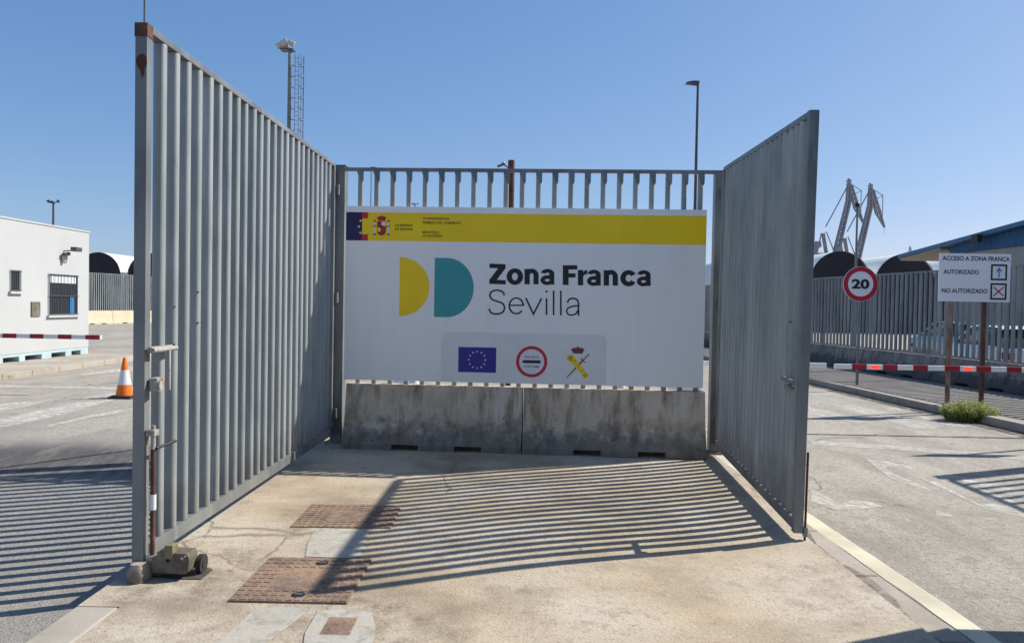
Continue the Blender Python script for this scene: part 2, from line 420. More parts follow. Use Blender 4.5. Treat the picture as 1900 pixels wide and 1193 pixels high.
def strip(pts_px, z=ROAD+.005): return ccw([tuple(G(a, b, ROAD).xy) for a, b in pts_px])
def marking(polys, name, m, z=ROAD+.005):
    mb = MB()
    for P in polys:
        P = ccw(P); mb.add([(p[0], p[1], z) for p in P], [tuple(range(len(P)))])
    return tag(mb.build(name, m), kind='structure')
e0 = G(1532, 985, ROAD); e1 = G(1835, 1193, ROAD); dv = (e1-e0).normalized(); nv = Vector((-dv.y, dv.x, 0))*.075
a = e0-dv*3.2; b = e1+dv*6
mb = MB(); N = 60; vs = []
for i in range(N+1):
    p = a.lerp(b, i/N); j1 = rnd.uniform(-.006,.006); j2 = rnd.uniform(-.006,.006)
    vs += [(p.x+nv.x*(1+j1*12), p.y+nv.y, ROAD+.005), (p.x-nv.x*(1+j2*12), p.y-nv.y, ROAD+.005)]
mb.add(vs, [(2*i, 2*i+2, 2*i+3, 2*i+1) for i in range(N)])
tag(mb.build('edge_line', m_edge), kind='structure')
L_ = [strip(p) for p in (
    [(0,778),(60,765),(133,749),(215,741),(190,747),(120,768),(60,783),(0,794)],
    [(-60,762),(0,750),(40,746),(95,742),(88,745),(50,755),(0,765),(-60,778)],
    [(-40,714),(0,714.5),(120,717),(247,720),(247,723),(120,721),(0,719),(-40,718.5)],
    [(85,791),(160,772),(250,756),(250,763),(170,775),(90,793)],
    [(140,741),(180,734),(235,726),(240,728),(185,738),(150,743)],
    [(150,694),(200,687),(250,683),(250,686),(205,692),(155,697)])]
marking(L_, 'road_markings_left', m_pt)
R1 = [strip(p) for p in (
    [(1505,818),(1600,823),(1700,831),(1800,838),(1960,850),(1960,858),(1800,846),(1650,834),(1505,825)],
    [(1537,751),(1580,752),(1640,766),(1700,782),(1745,795),(1700,796),(1650,782),(1600,768)],
    [(1640,756),(1668,758),(1672,764),(1648,763)],
    [(1690,768),(1740,778),(1800,792),(1790,794),(1735,785)],
    [(1500,755),(1540,765),(1600,782),(1595,786),(1550,778),(1500,768)])]
marking(R1, 'road_markings_right', m_ptf)
R2 = [strip(p) for p in (
    [(1700,885),(1745,905),(1785,925),(1830,945),(1960,975),(1960,955),(1880,930),(1800,900),(1830,907),(1960,940),(1960,930),(1850,900),(1780,888),(1850,935),(1815,935),(1775,915),(1740,896)],
    [(1606,852),(1650,858),(1690,866),(1695,872),(1640,866),(1660,880),(1735,912),(1715,912),(1650,886),(1625,868)],
    [(1505,908),(1530,920),(1560,935),(1590,928),(1610,930),(1640,941),(1610,944),(1550,946),(1505,930)],
    [(1735,947),(1765,955),(1768,960),(1738,958)])]
marking(R2, 'lane_arrow', m_ptf)

# pavement and kerb on the right
ka, kb = G(1508, 713, ROAD), G(1900, 803, ROAD)
kd = (kb-ka).normalized(); 
K0 = ka - kd*60; K1 = kb + kd*9
kn = Vector((-kd.y, kd.x, 0))                                   # points to +x
if kn.x < 0: kn = -kn
def quadbox(mb, a, b, n, w0, w1, z0, z1):
    P = [a+n*w0, b+n*w0, b+n*w1, a+n*w1]
    P = [Vector(q) for q in ccw([tuple(p.xy) for p in P])] if False else P
    pts = ccw([tuple(p.xy) for p in P])
    mb.add([(x, y, z0) for x, y in pts]+[(x, y, z1) for x, y in pts], [(3,2,1,0),(4,5,6,7),(0,1,5,4),(1,2,6,5),(2,3,7,6),(3,0,4,7)])
mb = MB(); LEN = (K1-K0).length; s = 0
while s < LEN:
    quadbox(mb, K0+kd*(s+.004), K0+kd*min(s+.996, LEN), kn, 0, .15, ROAD-.05, 0.0); s += 1
tag(mb.build('kerb_right', m_kerb, bevel=.012), kind='structure')
mb = MB(); quadbox(mb, K0, K1, kn, .153, 3.9, ROAD-.05, -.005)
tag(mb.build('pavement_right', m_pave), kind='structure')
mb = MB(); mb.add([(p[0], p[1], ROAD+.004) for p in strip([(0,884),(120,861),(247,836),(247,839),(120,865),(0,888)])], [(0,1,2,3,4,5)])
mb = MB(); quadbox(mb, K0, K1, kn, -.32, -.004, ROAD+.0005, ROAD+.006)
tag(mb.build('gutter_dirt', m_dirt), kind='structure')
P_ = [Vector((PXR+.01+.05*math.sin(k*1.7), y_, ROAD+.007)) for k, y_ in enumerate([3.2+.35*i for i in range(18)])]
mb = MB(); mb.add([(PXR+.006, p.y, ROAD+.0245) for p in P_]+[(p.x+.07, p.y, ROAD+.0245) for p in P_], [(i, i+18, i+19, i+1) for i in range(17)])
tag(mb.build('gutter_dirt_by_pad', m_dirt), kind='structure')
# platform under the cabin
mb = MB(); mb.box(-30, -10.95, 4, 24.5, ROAD-.05, -.012)
tag(mb.build('cabin_platform', m_kerb), kind='structure')
mb = MB(); y = 4
while y < 24.5:
    mb.box(-10.946, -10.8, y+.004, y+.996, ROAD-.05, -.008); y += 1
tag(mb.build('kerb_round_cabin', m_kerb, bevel=.012), kind='structure')

# ------------------------------------------------------------------ steel bars
def bar_section(wx, wy, n=12, k=3.0):
    P = []
    for i in range(n):
        t = 2*math.pi*(i+.5)/n; c, s_ = math.cos(t), math.sin(t)
        P.append((wx/2*math.copysign(abs(c)**(2/k), c), wy/2*math.copysign(abs(s_)**(2/k), s_)))
    return P
def bar_mesh(z0, z1, wx=.068, wy=.074):
    mb = MB(); P = bar_section(wx, wy, 20, 2.5); n = len(P)
    vs = [(x, y, z0) for x, y in P]+[(x, y, z1) for x, y in P]
    mb.add(vs, [(k, (k+1) % n, n+(k+1) % n, n+k) for k in range(n)], True)
    mb.add(vs, [tuple(range(n))[::-1], tuple(range(n, 2*n))]); return mb

HL = atY(629, 566, 8.9); HL.z = 0
HR = atY(1332, 573, 8.65); HR.z = 0
NL = atY(263, 560, 4.45); NL.z = 0
NR = atY(1490, 576, 5.68); NR.z = 0

def hinge_post(loc, rz, label, top):
    p = empty('gate_post', loc, rz, label, 'gate post', 'posts the gate leaves hang on')
    MB().box(-.073, .073, -.073, .073, -.02, top-.008).build('shaft', m_frame, p, bevel=.008)
    MB().box(-.08, .08, -.08, .08, top-.006, top+.004).build('cap', m_frame, p)
    MB().box(-.12, .12, -.12, .12, .002, .014).build('base_plate', m_rustpale, p)
    for z in (.35, 1.7, 2.95):
        MB().tube((0, -.10, z-.06), (0, -.10, z+.06), .022).build('hinge', m_frame, p)
    return p
aB = math.atan2(HR.y-HL.y, HR.x-HL.x)
pl = hinge_post(HL, aB, 'square grey steel post at the left end of the signboard', 3.24)
pr = hinge_post(HR, aB, 'square grey steel post at the right end of the signboard, rust stained', 3.21)
loc = Vector((-.18, .95, 0))
MB().tube((0,.07,3.1), (-.65,2.1,.0), .024).build('brace', m_frame, pl)

def leaf(hinge, near, label, ztop, zbot, n, sag, shift=0.0):
    hinge = hinge+Vector((shift,0,0)); d = near-hinge; Ln = d.length
    o = empty('gate_leaf', (hinge.x, hinge.y, 0), math.atan2(d.y, d.x), label, 'gate', 'steel bar gate leaves')
    if sag: o.rotation_euler = (0, sag, math.atan2(d.y, d.x))
    W = .068
    x0, x1 = .13, Ln+.03
    MB().box(x1-.065, x1, -.036, .036, zbot-.02, ztop).build('end_post', m_frame, o, bevel=.006)
    MB().box(x0-.03, x0+.03, -.03, .03, zbot, ztop-.02).build('hinge_stile', m_frame, o, bevel=.004)
    MB().box(x0+.03, x1-.067, -.032, .036, ztop-.045, ztop-.002).build('top_rail', m_frame, o, bevel=.004)
    MB().box(x0+.03, x1-.067, -.034, .040, zbot, zbot+.085).build('bottom_rail', m_frame, o, bevel=.004)
    bm = bar_mesh(zbot+.087, ztop-.047)
    first = None
    sp = (x1-.065-x0-.03)/(n+1)
    for i in range(n):
        x = x0+.03+sp*(i+1)
        if first is None: b_ = first = bm.build('bar', m_steel, o)
        else:
            b_ = first.copy(); C.objects.link(b_); b_.parent = o
        b_.location = (x, rnd.uniform(-.004,.004), 0); b_.rotation_euler = (0,0,rnd.uniform(-.07,.07))
    return o, x0, x1, sp

LG, lx0, lx1, lsp = leaf(HL, NL, 'open gate leaf on the left, tall grey bars lit by the sun, rusty top corner', 3.25, .10, 24, 0, -.06)
RG, rx0, rx1, rsp = leaf(HR, NR, 'open gate leaf on the right, grey bars in shade, hinged right of the signboard', 3.225, .10, 19, R(2.1))
# left leaf fittings (local: x from hinge to free end, y to the inside)
mb = MB(); mb.box(lx1-.068, lx1+.003, -.039, .039, 3.17, 3.252).build('rusty_corner', m_rust, LG, bevel=.004)
mb = MB()
P = [(-.018,3.06),(.012,3.07),(.036,3.05),(.038,3.01),(.022,2.985),(.02,2.95),(.008,2.93),(-.002,2.975),(-.02,3.0),(-.03,3.03)]
mb.add([(lx1+.002, x, z) for x, z in P], [tuple(range(10))]); mb.build('rust_stain', m_drust, LG)
mb = MB(); mb.box(lx1-.27, lx1-.0, .05, .075, 1.33, 1.365); mb.tube((lx1-.29,.085,1.345), (lx1+.01,.085,1.345), .016)
mb.build('sliding_bolt', m_boltg, LG, bevel=.003)
mb = MB(); mb.tube((lx1-.17,.10,1.34), (lx1-.14,.115,1.22), .009); mb.tube((lx1-.14,.115,1.22), (lx1-.14,.115,1.10), .009)
mb.build('bolt_handle', m_boltg, LG)
mb = MB(); mb.box(lx1-.13, lx1-.03, .047, .095, 1.10, 1.18); mb.tube((lx1-.045,.07,1.14), (lx1-.045,.115,1.14), .028)
mb.build('padlock_bracket', m_boltg, LG, bevel=.004)
MB().tube((lx1-.03,.075,-.02), (lx1-.03,.075,.76), .014).build('drop_bolt', m_rust, LG)
MB().tube((lx1-.03,.075,.76), (lx1-.03,.075,.90), .013).build('drop_bolt_upper', m_boltg, LG)
MB().box(lx1-.06, lx1-.0, .047, .096, .84, .875).build('bolt_guide', m_boltg, LG)
MB().tube((lx1-.03,.092,.765), (lx1-.20,.13,.78), .009).build('drop_bolt_handle', m_blk, LG)
MB().tube((lx1-.03,.075,.40), (lx1-.03,.075,.49), .019).build('reflective_sleeve', m_conew, LG)
MB().box(lx1-.055, lx1-.005, .047, .10, .06, .13).build('bolt_guide', m_boltg, LG)
def strap(o, xc, z, y, name='strap'):
    MB().box(xc-.036, xc+.036, y-.001, y+.004, z-.004, z+.004).build(name, m_blk, o)
for (k, z) in ((1, 1.60), (1, 1.36), (3, 1.70), (3, 1.49)):
    strap(LG, lx1-.065-lsp*(k+1), z, .030)
# caster wheel unit under the left leaf
cw = empty('gate_wheel', (0,0,0), 0)
cw.parent = LG; cw.location = (lx1-.30, .10, 0)
bpy.data.objects.remove(cw)
mb = MB(); mb.prism([(-.125,.04),(.075,.035),(.09,.05),(.095,.13),(.08,.155),(-.08,.16),(-.125,.13)], -.085, .03, axis='y')
wh = mb.build('wheel_housing', m_box, LG, bevel=.01, loc=(lx1-.07, .22, 0))
wh.rotation_euler = (0, 0, R(90))
for (x, z, r) in ((-.03,.115,.011), (.055,.13,.009), (.072,.142,.006)):
    MB().tube((x,-.085,z), (x,-.091,z), r).build('bolt_head', m_alu if r < .01 else m_dark, wh)
wb = MB(); wb.box(-.05, .0, -.092, -.02, .125, .205).build('mounting_bracket', m_brk, wh, bevel=.004)
mb = MB(); mb.tube((.128,.045,.056), (.098,.045,.056), .057, n=28)
mb.build('tyre', m_rubber, wh, bevel=.01)
mb = MB(); mb.tube((.131,.045,.056), (.128,.045,.056), .026, n=20)
mb.build('wheel_rim', m_rubber, wh)
# right leaf fittings
strap(RG, rx1-.065-rsp*1.5, 1.66, -.036)
mb = MB(); mb.box(rx1-.30, rx1-.01, -.085, -.06, 1.20, 1.235); mb.tube((rx1-.05,-.07,1.16), (rx1-.05,-.12,1.20), .022)
mb.build('sliding_bolt', m_frame, RG, bevel=.003)
MB().tube((rx1-.0,.047,-.12), (rx1-.0,.047,.70), .009).build('drop_bolt', m_drust, RG)
MB().box(rx1-.03, rx1+.015, .037, .062, .06, .13).build('bolt_guide', m_frame, RG)
# a third leaf beyond the right edge of the frame; its shadow falls on the right lane
H3 = Vector((8.25, 9.6, 0)); N3 = Vector((8.1, 4.6, 0))
OG, ox0, ox1, osp = leaf(H3, N3, 'open gate leaf standing on the pavement by the right lane, beyond the boom', 3.25, .12, 24, 0)
hinge_post(H3, 0, 'square grey steel post at the pavement, beyond the right lane', 3.24)

# stone at the foot of the left leaf
c0 = G(256, 1080, 0)
mb = MB(); nx9 = 7; V9 = []
for k in range(9):
    z = .105*k/8; sh = 1-.30*abs(k/8-.35)**2*2.2
    for q in range(18):
        t = 2*math.pi*q/18; c9, s9 = math.cos(t), math.sin(t)
        x = .058*math.copysign(abs(c9)**.6, c9)*sh*rnd.uniform(.95,1.05); y = .085*math.copysign(abs(s9)**.6, s9)*sh*rnd.uniform(.95,1.05)
        V9.append((x, y, z+rnd.uniform(-.003,.003)))
mb.add(V9, [(k*18+q, k*18+(q+1) % 18, (k+1)*18+(q+1) % 18, (k+1)*18+q) for k in range(8) for q in range(18)], True)
mb.add(V9, [tuple(range(18))[::-1], tuple(range(8*18, 9*18))])
st = mb.build('stone', m_stone); st.location = (c0.x-.01, c0.y+.05, -.002)
tag(st, 'rough lump of concrete under the free end of the left gate leaf', 'stone')

# ------------------------------------------------------------------ jersey barriers and the fence panel behind the board
ub = Vector((math.cos(aB), math.sin(aB), 0)); nb = Vector((ub.y, -ub.x, 0))      # nb points to the camera
def jersey(Lb, H, name='concrete_barrier', m=None, wt=.09, wb_=.27):
    """profile across y, length along x (0..Lb), two drain slots at the foot"""
    prof = [(-wb_,.0),(-wb_,.065),(-wt*1.75,H*.42),(-wt,H),(wt,H),(wt*1.75,H*.42),(wb_,.065),(wb_,.0)]
    mb = MB()
    slots = [(Lb*.28, Lb*.43), (Lb*.63, Lb*.78)]
    xs = [0]+[v for s_ in slots for v in s_]+[Lb]
    low = [(y, z) for y, z in prof]
    cut = [(-wb_, .065)]+prof[2:6]+[(wb_, .065)]
    for i in range(len(xs)-1):
        mb.prism(low if i % 2 == 0 else cut, xs[i], xs[i+1], axis='x')
    return mb
P0 = onplane(643, 713, HL+nb*.25, nb); u0 = (P0-HL).dot(ub)
P1 = onplane(1308, 730, HR+nb*.25, nb); u1 = (P1-HL).dot(ub)
Lb = (u1-u0)/2-.006
BH = .715
yoff = .17                                      # barriers stand a little in front of the post line
b1 = jersey(Lb, BH).build('concrete_barrier', m_conc)
b1.location = HL+ub*u0+nb*yoff; b1.rotation_euler = (0,0,aB)
tag(b1, 'stained concrete barrier under the left half of the signboard', 'barrier', 'concrete barriers under the signboard')
b2 = b1.copy(); C.objects.link(b2); b2.location = HL+ub*(u0+Lb+.012)+nb*yoff+Vector((0,0,.0))
tag(b2, 'stained concrete barrier under the right half of the signboard, sunlit patch at its right foot', 'barrier', 'concrete barriers under the signboard')
# fence panel standing on them
fo = empty('fence_panel', HL+nb*(yoff)+ub*0, aB, 'grey steel bar fence panel behind the white signboard, on the concrete barriers', 'fence')
Wf = (HR-HL).length
MB().box(.075, Wf-.075, -.022, .022, 3.155, 3.195).build('top_rail', m_frame, fo, bevel=.004)
bm = bar_mesh(.70, 3.153, .058, .05); first = None
px = 669.0
xs = []
for k in range(22):
    pxx = 669+ (1299-669)/21*k
    P = onplane(pxx, 360, HL+nb*yoff, nb); xs.append((P-HL).dot(ub))
for i, x in enumerate(xs):
    if first is None: b_ = first = bm.build('bar', m_steel, fo)
    else: b_ = first.copy(); C.objects.link(b_); b_.parent = fo
    b_.location = (x, 0, 0)
    g = MB(); g.prism([(-.03,3.153),(-.03,3.13),(.028,3.02),(.040,3.05),(.040,3.153)], -.012, .012, axis='y')
    if i == 0: g0 = g.build('gusset', m_frame, fo); KK = g0
    else: KK = g0.copy(); C.objects.link(KK); KK.parent = fo
    KK.location = (x, -.032, 0)

# ------------------------------------------------------------------ the signboard
BP = HL+nb*(yoff+.035)
def B(px, py):
    P = onplane(px, py, BP+nb*.03, nb); return ((P-BP).dot(ub), P.z)
bu0 = (B(643,380)[0]+B(637,706)[0])/2; bu1 = (B(1313,392)[0]+B(1303,722)[0])/2
bv0 = (B(637,705)[1]+B(1303,721)[1])/2+.008; bv1 = (B(643,380)[1]+B(1313,392)[1])/2
bd = empty('signboard', BP+ub*bu0+Vector((0,0,bv0)), aB, 'large white signboard reading Zona Franca Sevilla, yellow band along its top', 'sign')
BW, BHt = bu1-bu0, bv1-bv0
MB().box(0, BW, -.03, -.0, 0, BHt).build('panel', m_board, bd, bevel=.003)
def b2(px, py):
    u, v = B(px, py); return (u-bu0, v-bv0)
YF = -.0315
def decal(name, polys, m, parent, layer=0, y0=YF, label=None):
    mb = MB(); y = y0-.0012*layer
    for P in polys:
        P = P if area(P) > 0 else P[::-1]
        mb.add([(p[0], y, p[1]) for p in P], [tuple(range(len(P)))])
    o = mb.build(name, m, parent)
    if label: o['label'] = label
    return o
def circ(cx, cy, r, n=40, a0=0, a1=360): return [(cx+r*math.cos(R(a0+(a1-a0)*k/n)), cy+r*math.sin(R(a0+(a1-a0)*k/n))) for k in range(n+(0 if a1-a0 >= 360 else 1))]
def ring(name, cx, cy, r0, r1, m, parent, layer, n=48, y0=YF):
    mb = MB(); y = y0-.0012*layer
    vs = [(p[0], y, p[1]) for p in circ(cx, cy, r1, n)]+[(p[0], y, p[1]) for p in circ(cx, cy, r0, n)]
    mb.add(vs, [(k, (k+1) % n, n+(k+1) % n, n+k) for k in range(n)]); return mb.build(name, m, parent)
def star(cx, cy, r, n=5, rot=90): return [(cx+(r if k % 2 == 0 else r*.42)*math.cos(R(rot+180*k/n)), cy+(r if k % 2 == 0 else r*.42)*math.sin(R(rot+180*k/n))) for k in range(2*n)]
def text(body, x0, x1, z0, z1, m, parent, layer=1, off=0.0, y0=YF, name='lettering', cap=None, space=1.0):
    """lettering whose outline box fills x0..x1 and whose first letter's box (cap) fills z0..z1"""
    def mk(bod):
        cu = bpy.data.curves.new('t', 'FONT'); cu.body = bod; cu.size = 1; cu.offset = off; cu.resolution_u = 5; cu.fill_mode = 'FRONT'
        cu.space_character = space
        ob = bpy.data.objects.new('t', cu); C.objects.link(ob); bpy.context.view_layer.update()
        me = bpy.data.meshes.new_from_object(ob.evaluated_get(bpy.context.evaluated_depsgraph_get()))
        bpy.data.objects.remove(ob); return me
    me = mk(body); cm = mk(cap or body[0])
    xs_ = [v.co.x for v in me.vertices]; zs = [v.co.y for v in cm.vertices]
    sx = (x1-x0)/(max(xs_)-min(xs_)); sz = (z1-z0)/(max(zs)-min(zs)); mx = min(xs_); mz = min(zs)
    for v in me.vertices: v.co = (x0+(v.co.x-mx)*sx, y0-.0012*layer, z0+(v.co.y-mz)*sz)
    me.materials.clear(); me.materials.append(m)
    o = bpy.data.objects.new(name, me); C.objects.link(o); o.parent = parent
    bpy.data.meshes.remove(cm); return o
# yellow band
yb0 = (b2(645,446)[1]+b2(1310,455)[1])/2; yb1 = (b2(645,393)[1]+b2(1310,402)[1])/2
decal('yellow_band', [[(0.004,yb0),(BW-.002,yb0),(BW-.002,yb1),(.004,yb1)]], m_yel, bd)
xa = b2(672,420)[0]; xb_ = b2(683,420)[0]; hh = yb1-yb0
decal('navy_block', [[(0.004,yb0),(xa,yb0),(xa,yb1),(.004,yb1)]], m_navy, bd, 1)
decal('red_flag_end', [[(xa,yb0),(xb_,yb0),(xb_,yb0+hh*.22),(xa,yb0+hh*.22)], [(xa,yb1-hh*.22),(xb_,yb1-hh*.22),(xb_,yb1),(xa,yb1)]], m_red, bd, 1)
for k, (sx_, sy_) in enumerate(((.80,.70),(.70,.49),(.80,.27))):
    decal('star', [star(xa*sx_+.02, yb0+hh*sy_, .018)], m_pstar, bd, 2)
# coat of arms
cx_, cz_ = b2(708,421); k_ = b2(723,421)[0]-cx_
arms = [decal('shield', [[(cx_-k_*.55,cz_+k_*.7),(cx_+k_*.55,cz_+k_*.7),(cx_+k_*.55,cz_-k_*.7),(cx_+k_*.3,cz_-k_*1.0),(cx_,cz_-k_*1.08),(cx_-k_*.3,cz_-k_*1.0),(cx_-k_*.55,cz_-k_*.7)]], m_dred, bd, 1)]
decal('shield_quarter', [[(cx_,cz_+k_*.1),(cx_+k_*.5,cz_+k_*.1),(cx_+k_*.5,cz_+k_*.62),(cx_,cz_+k_*.62)]], m_stl, bd, 2)
decal('shield_quarter', [[(cx_-k_*.5,cz_-k_*.6),(cx_-k_*.1,cz_-k_*.6),(cx_-k_*.1,cz_-k_*.1),(cx_-k_*.5,cz_-k_*.1)]], m_yel, bd, 2)
decal('shield_oval', [circ(cx_+k_*.02, cz_, k_*.17, 16)], m_navy, bd, 3)
decal('crown', [[(cx_-k_*.6,cz_+k_*1.1),(cx_-k_*.4,cz_+k_*.75),(cx_+k_*.4,cz_+k_*.75),(cx_+k_*.6,cz_+k_*1.1),(cx_+k_*.3,cz_+k_*1.28),(cx_+k_*.06,cz_+k_*1.3),(cx_,cz_+k_*1.5),(cx_-k_*.06,cz_+k_*1.3),(cx_-k_*.3,cz_+k_*1.28)]], m_dred, bd, 1)
for s_ in (-1, 1):
    decal('pillar', [[(cx_+s_*k_*.86-k_*.09,cz_-k_*.85),(cx_+s_*k_*.86+k_*.09,cz_-k_*.85),(cx_+s_*k_*.86+k_*.09,cz_+k_*.55),(cx_+s_*k_*.86-k_*.09,cz_+k_*.55)]], m_stl, bd, 1)
    decal('pillar_crown', [[(cx_+s_*k_*.86-k_*.15,cz_+k_*.58),(cx_+s_*k_*.86+k_*.15,cz_+k_*.58),(cx_+s_*k_*.86+k_*.08,cz_+k_*.84),(cx_+s_*k_*.86-k_*.08,cz_+k_*.84)]], m_brown, bd, 1)
    decal('pillar_ribbon', [[(cx_+s_*k_*.86-k_*.22,cz_-k_*.1),(cx_+s_*k_*.86+k_*.2,cz_+k_*.12),(cx_+s_*k_*.86+k_*.2,cz_+k_*.26),(cx_+s_*k_*.86-k_*.22,cz_+k_*.04)]], m_dred, bd, 2)
    decal('pillar_base', [[(cx_+s_*k_*.86-k_*.2,cz_-k_*1.0),(cx_+s_*k_*.86+k_*.2,cz_-k_*1.0),(cx_+s_*k_*.86+k_*.14,cz_-k_*.82),(cx_+s_*k_*.86-k_*.14,cz_-k_*.82)]], m_navy, bd, 1)
def tpx(body, pa, pb, off=0, layer=1, m=m_ink, **k):      # pa = bottom-left px, pb = top-right px of the first capital's height
    a = b2(*pa); b_ = b2(*pb)
    return text(body, a[0], b_[0], a[1], a[1]+k.pop('h'), m, bd, layer, off, **k)
pxm = 8.7/FPX
tpx('GOBIERNO', (733,420.5), (766,420.5), h=4.6*pxm, m=m_dkolive, off=.018, name='lettering')
tpx('DE ESPA\u00d1A', (733,427.5), (766.5,427.5), h=4.6*pxm, m=m_dkolive, off=.018)
tpx('VICEPRESIDENCIA', (784.5,408), (834,408), h=4.6*pxm, m=m_dkolive, off=.014)
tpx('PRIMERA DEL GOBIERNO', (784.5,415.5), (855,415.5), h=4.6*pxm, m=m_dkolive, off=.014)
tpx('MINISTERIO', (784,433.5), (815,433.5), h=4.6*pxm, m=m_dkolive, off=.014)
tpx('DE HACIENDA', (784,440), (821,440), h=4.6*pxm, m=m_dkolive, off=.014)
# half discs
a = b2(742,477); b_ = b2(740.5,586.5); c = b2(797,532)
def halfdisc(x0, z0, z1, xr, n=40, flatx=0):
    P = []; cz = (z0+z1)/2; rz = (z1-z0)/2; rx = xr-x0-flatx
    for k in range(n+1):
        t = R(-90+180*k/n); P.append((x0+flatx+rx*math.cos(t), cz+rz*math.sin(t)))
    if flatx: P += [(x0, z1), (x0, z0)]
    return P
decal('yellow_half_disc', [halfdisc((a[0]+b_[0])/2, b_[1], a[1], c[0])], m_yel, bd, 0)
a = b2(807.5,478.5); b_ = b2(804.5,588); c = b2(879,533)
decal('teal_half_disc', [halfdisc((a[0]+b_[0])/2, b_[1], a[1], c[0], flatx=.14)], m_teal, bd, 0)
QQ = lambda cx3, cy3: b2(720+cx3/3.654, 460+cy3/3.654)
class Glyphs:
    def __init__(g): g.mb = MB(); g.k = 0
    def poly(g, pts):
        P = [QQ(*p) for p in pts]; P = P if area(P) > 0 else P[::-1]
        y = YF-.0012-.00006*(g.k % 3); g.k += 1
        g.mb.add([(p[0], y, p[1]) for p in P], [tuple(range(len(P)))])
    def strip(g, A_, B_):
        y = YF-.0012-.00006*(g.k % 3); g.k += 1; n = len(A_)
        g.mb.add([(p[0], y, p[1]) for p in (QQ(*q) for q in A_)]+[(p[0], y, p[1]) for p in (QQ(*q) for q in B_)], [(i, i+1, n+i+1, n+i) for i in range(n-1)])
    def rect(g, x0, x1, y0, y1): g.poly([(x0,y0),(x1,y0),(x1,y1),(x0,y1)])
    def arc(g, cx3, cy3, rx, ry, ix, iy, a0, a1, n=36):
        T = [R(a0+(a1-a0)*k/n) for k in range(n+1)]
        g.strip([(cx3+rx*math.cos(t), cy3-ry*math.sin(t)) for t in T], [(cx3+ix*math.cos(t), cy3-iy*math.sin(t)) for t in T])
    def line(g, pts, w_, smooth=True):
        P = [Vector(p) for p in pts]
        if smooth and len(P) > 2:
            Q_ = []
            E = [P[0]*2-P[1]]+P+[P[-1]*2-P[-2]]
            for i in range(1, len(E)-2):
                for k in range(6):
                    t = k/6; a_, b_, c_, d_ = E[i-1], E[i], E[i+1], E[i+2]
                    Q_.append(.5*((2*b_)+(c_-a_)*t+(2*a_-5*b_+4*c_-d_)*t*t+(3*b_-a_-3*c_+d_)*t**3))
            P = Q_+[P[-1]]
        A_, B_ = [], []
        for i, p in enumerate(P):
            d = (P[min(i+1, len(P)-1)]-P[max(i-1, 0)]).normalized(); n_ = Vector((-d.y, d.x))*w_/2
            if 0 < i < len(P)-1 and not smooth:
                d0 = (P[i]-P[i-1]).normalized(); n0 = Vector((-d0.y, d0.x)); n_ = n_/max(.35, n_.normalized().dot(n0))
            A_.append(tuple(p+n_)); B_.append(tuple(p-n_))
        g.strip(A_, B_)
gl = Glyphs()
gl.poly([(688,107),(797,111),(797,138),(737,217),(798,219),(798,248),(686,244),(686,218),(746,139),(688,136)])
gl.arc(860,195,56,56,20,26,0,360)
def gn(x, y):
    gl.rect(x, x+36, y-104, y); gl.arc(x+49, y-60, 47, 46, 12, 16, 0, 150); gl.rect(x+61, x+96, y-61, y)
def ga(x, y):
    gl.arc(x+46, y-73, 46, 34, 13, 9, -4, 166); gl.rect(x+59, x+92, y-73, y-1)
    gl.arc(x+42, y-31, 43, 33, 14, 9, 40, 322)
    gl.poly([(x+44,y-64),(x+62,y-67),(x+62,y-44),(x+46,y-41)])
gn(925, 247); ga(1035, 250)
gl.rect(1185,1224,118,252); gl.rect(1224,1283,118,147); gl.rect(1224,1271,173,201)
gl.rect(1287,1323,150,254); gl.poly([(1323,172),(1331,155),(1349,147),(1350,179),(1334,181),(1323,194)])
ga(1350, 256); gn(1462, 256)
gl.arc(1631,206,56,55,20,24,33,327)
ga(1688, 259)
gl.mb.build('lettering', m_ink, bd)
gl = Glyphs()
gl.line([(789,322),(776,298),(738,287),(702,298),(691,324),(706,349),(740,362),(776,377),(790,407),(775,437),(738,448),(700,440),(684,412)], 11)
gl.arc(870,393,53,58,42,48,-38-0,-360); gl.rect(826,915,385,394)
gl.arc(870,393,53,58,42,48,-38,-360) if False else None
gl.line([(934,340),(986,449),(1041,342)], 11, False)
gl.rect(1069,1080,342,455); gl.rect(1068,1082,290,303)
gl.rect(1117,1128,289,456); gl.rect(1166,1177,290,457)
gl.line([(1215,372),(1228,350),(1254,342),(1280,351),(1291,376),(1291,410),(1291,459)], 11)
gl.line([(1287,392),(1250,397),(1220,409),(1211,430),(1222,450),(1247,455),(1273,446),(1287,424)], 10)
gl.mb.build('lettering', m_ink, bd)
# grey field with the three emblems
a = b2(818,708); b_ = b2(1126,622)
def rrect(x0, x1, z0, z1, r, n=6):
    P = []
    for (cx2, cz2, s0) in ((x1-r, z0+r, -90), (x1-r, z1-r, 0), (x0+r, z1-r, 90), (x0+r, z0+r, 180)):
        for k in range(n+1): P.append((cx2+r*math.cos(R(s0+90*k/n)), cz2+r*math.sin(R(s0+90*k/n))))
    return P
P = rrect(a[0], b_[0], .003-.1, b_[1], .07); P = [(x, max(z, .003)) for x, z in P]
decal('grey_field', [[(a[0],.004),(b_[0],.004)]+[p for p in P if p[1] > .05]], m_pgrey, bd, 0)
a = b2(850,690); b_ = b2(921,645)
decal('european_flag', [[(a[0],a[1]),(b_[0],a[1]),(b_[0],b_[1]),(a[0],b_[1])]], m_eublue, bd, 1)
cxx, czz = (a[0]+b_[0])/2, (a[1]+b_[1])/2
for k in range(12):
    t = R(30*k); decal('star', [star(cxx+.095*math.cos(t), czz+.095*math.sin(t), .0135)], m_stl, bd, 2)
c = b2(986.5,671); rr = 28.5*pxm
decal('customs_disc', [circ(c[0], c[1], rr*.82)], m_stl, bd, 1)
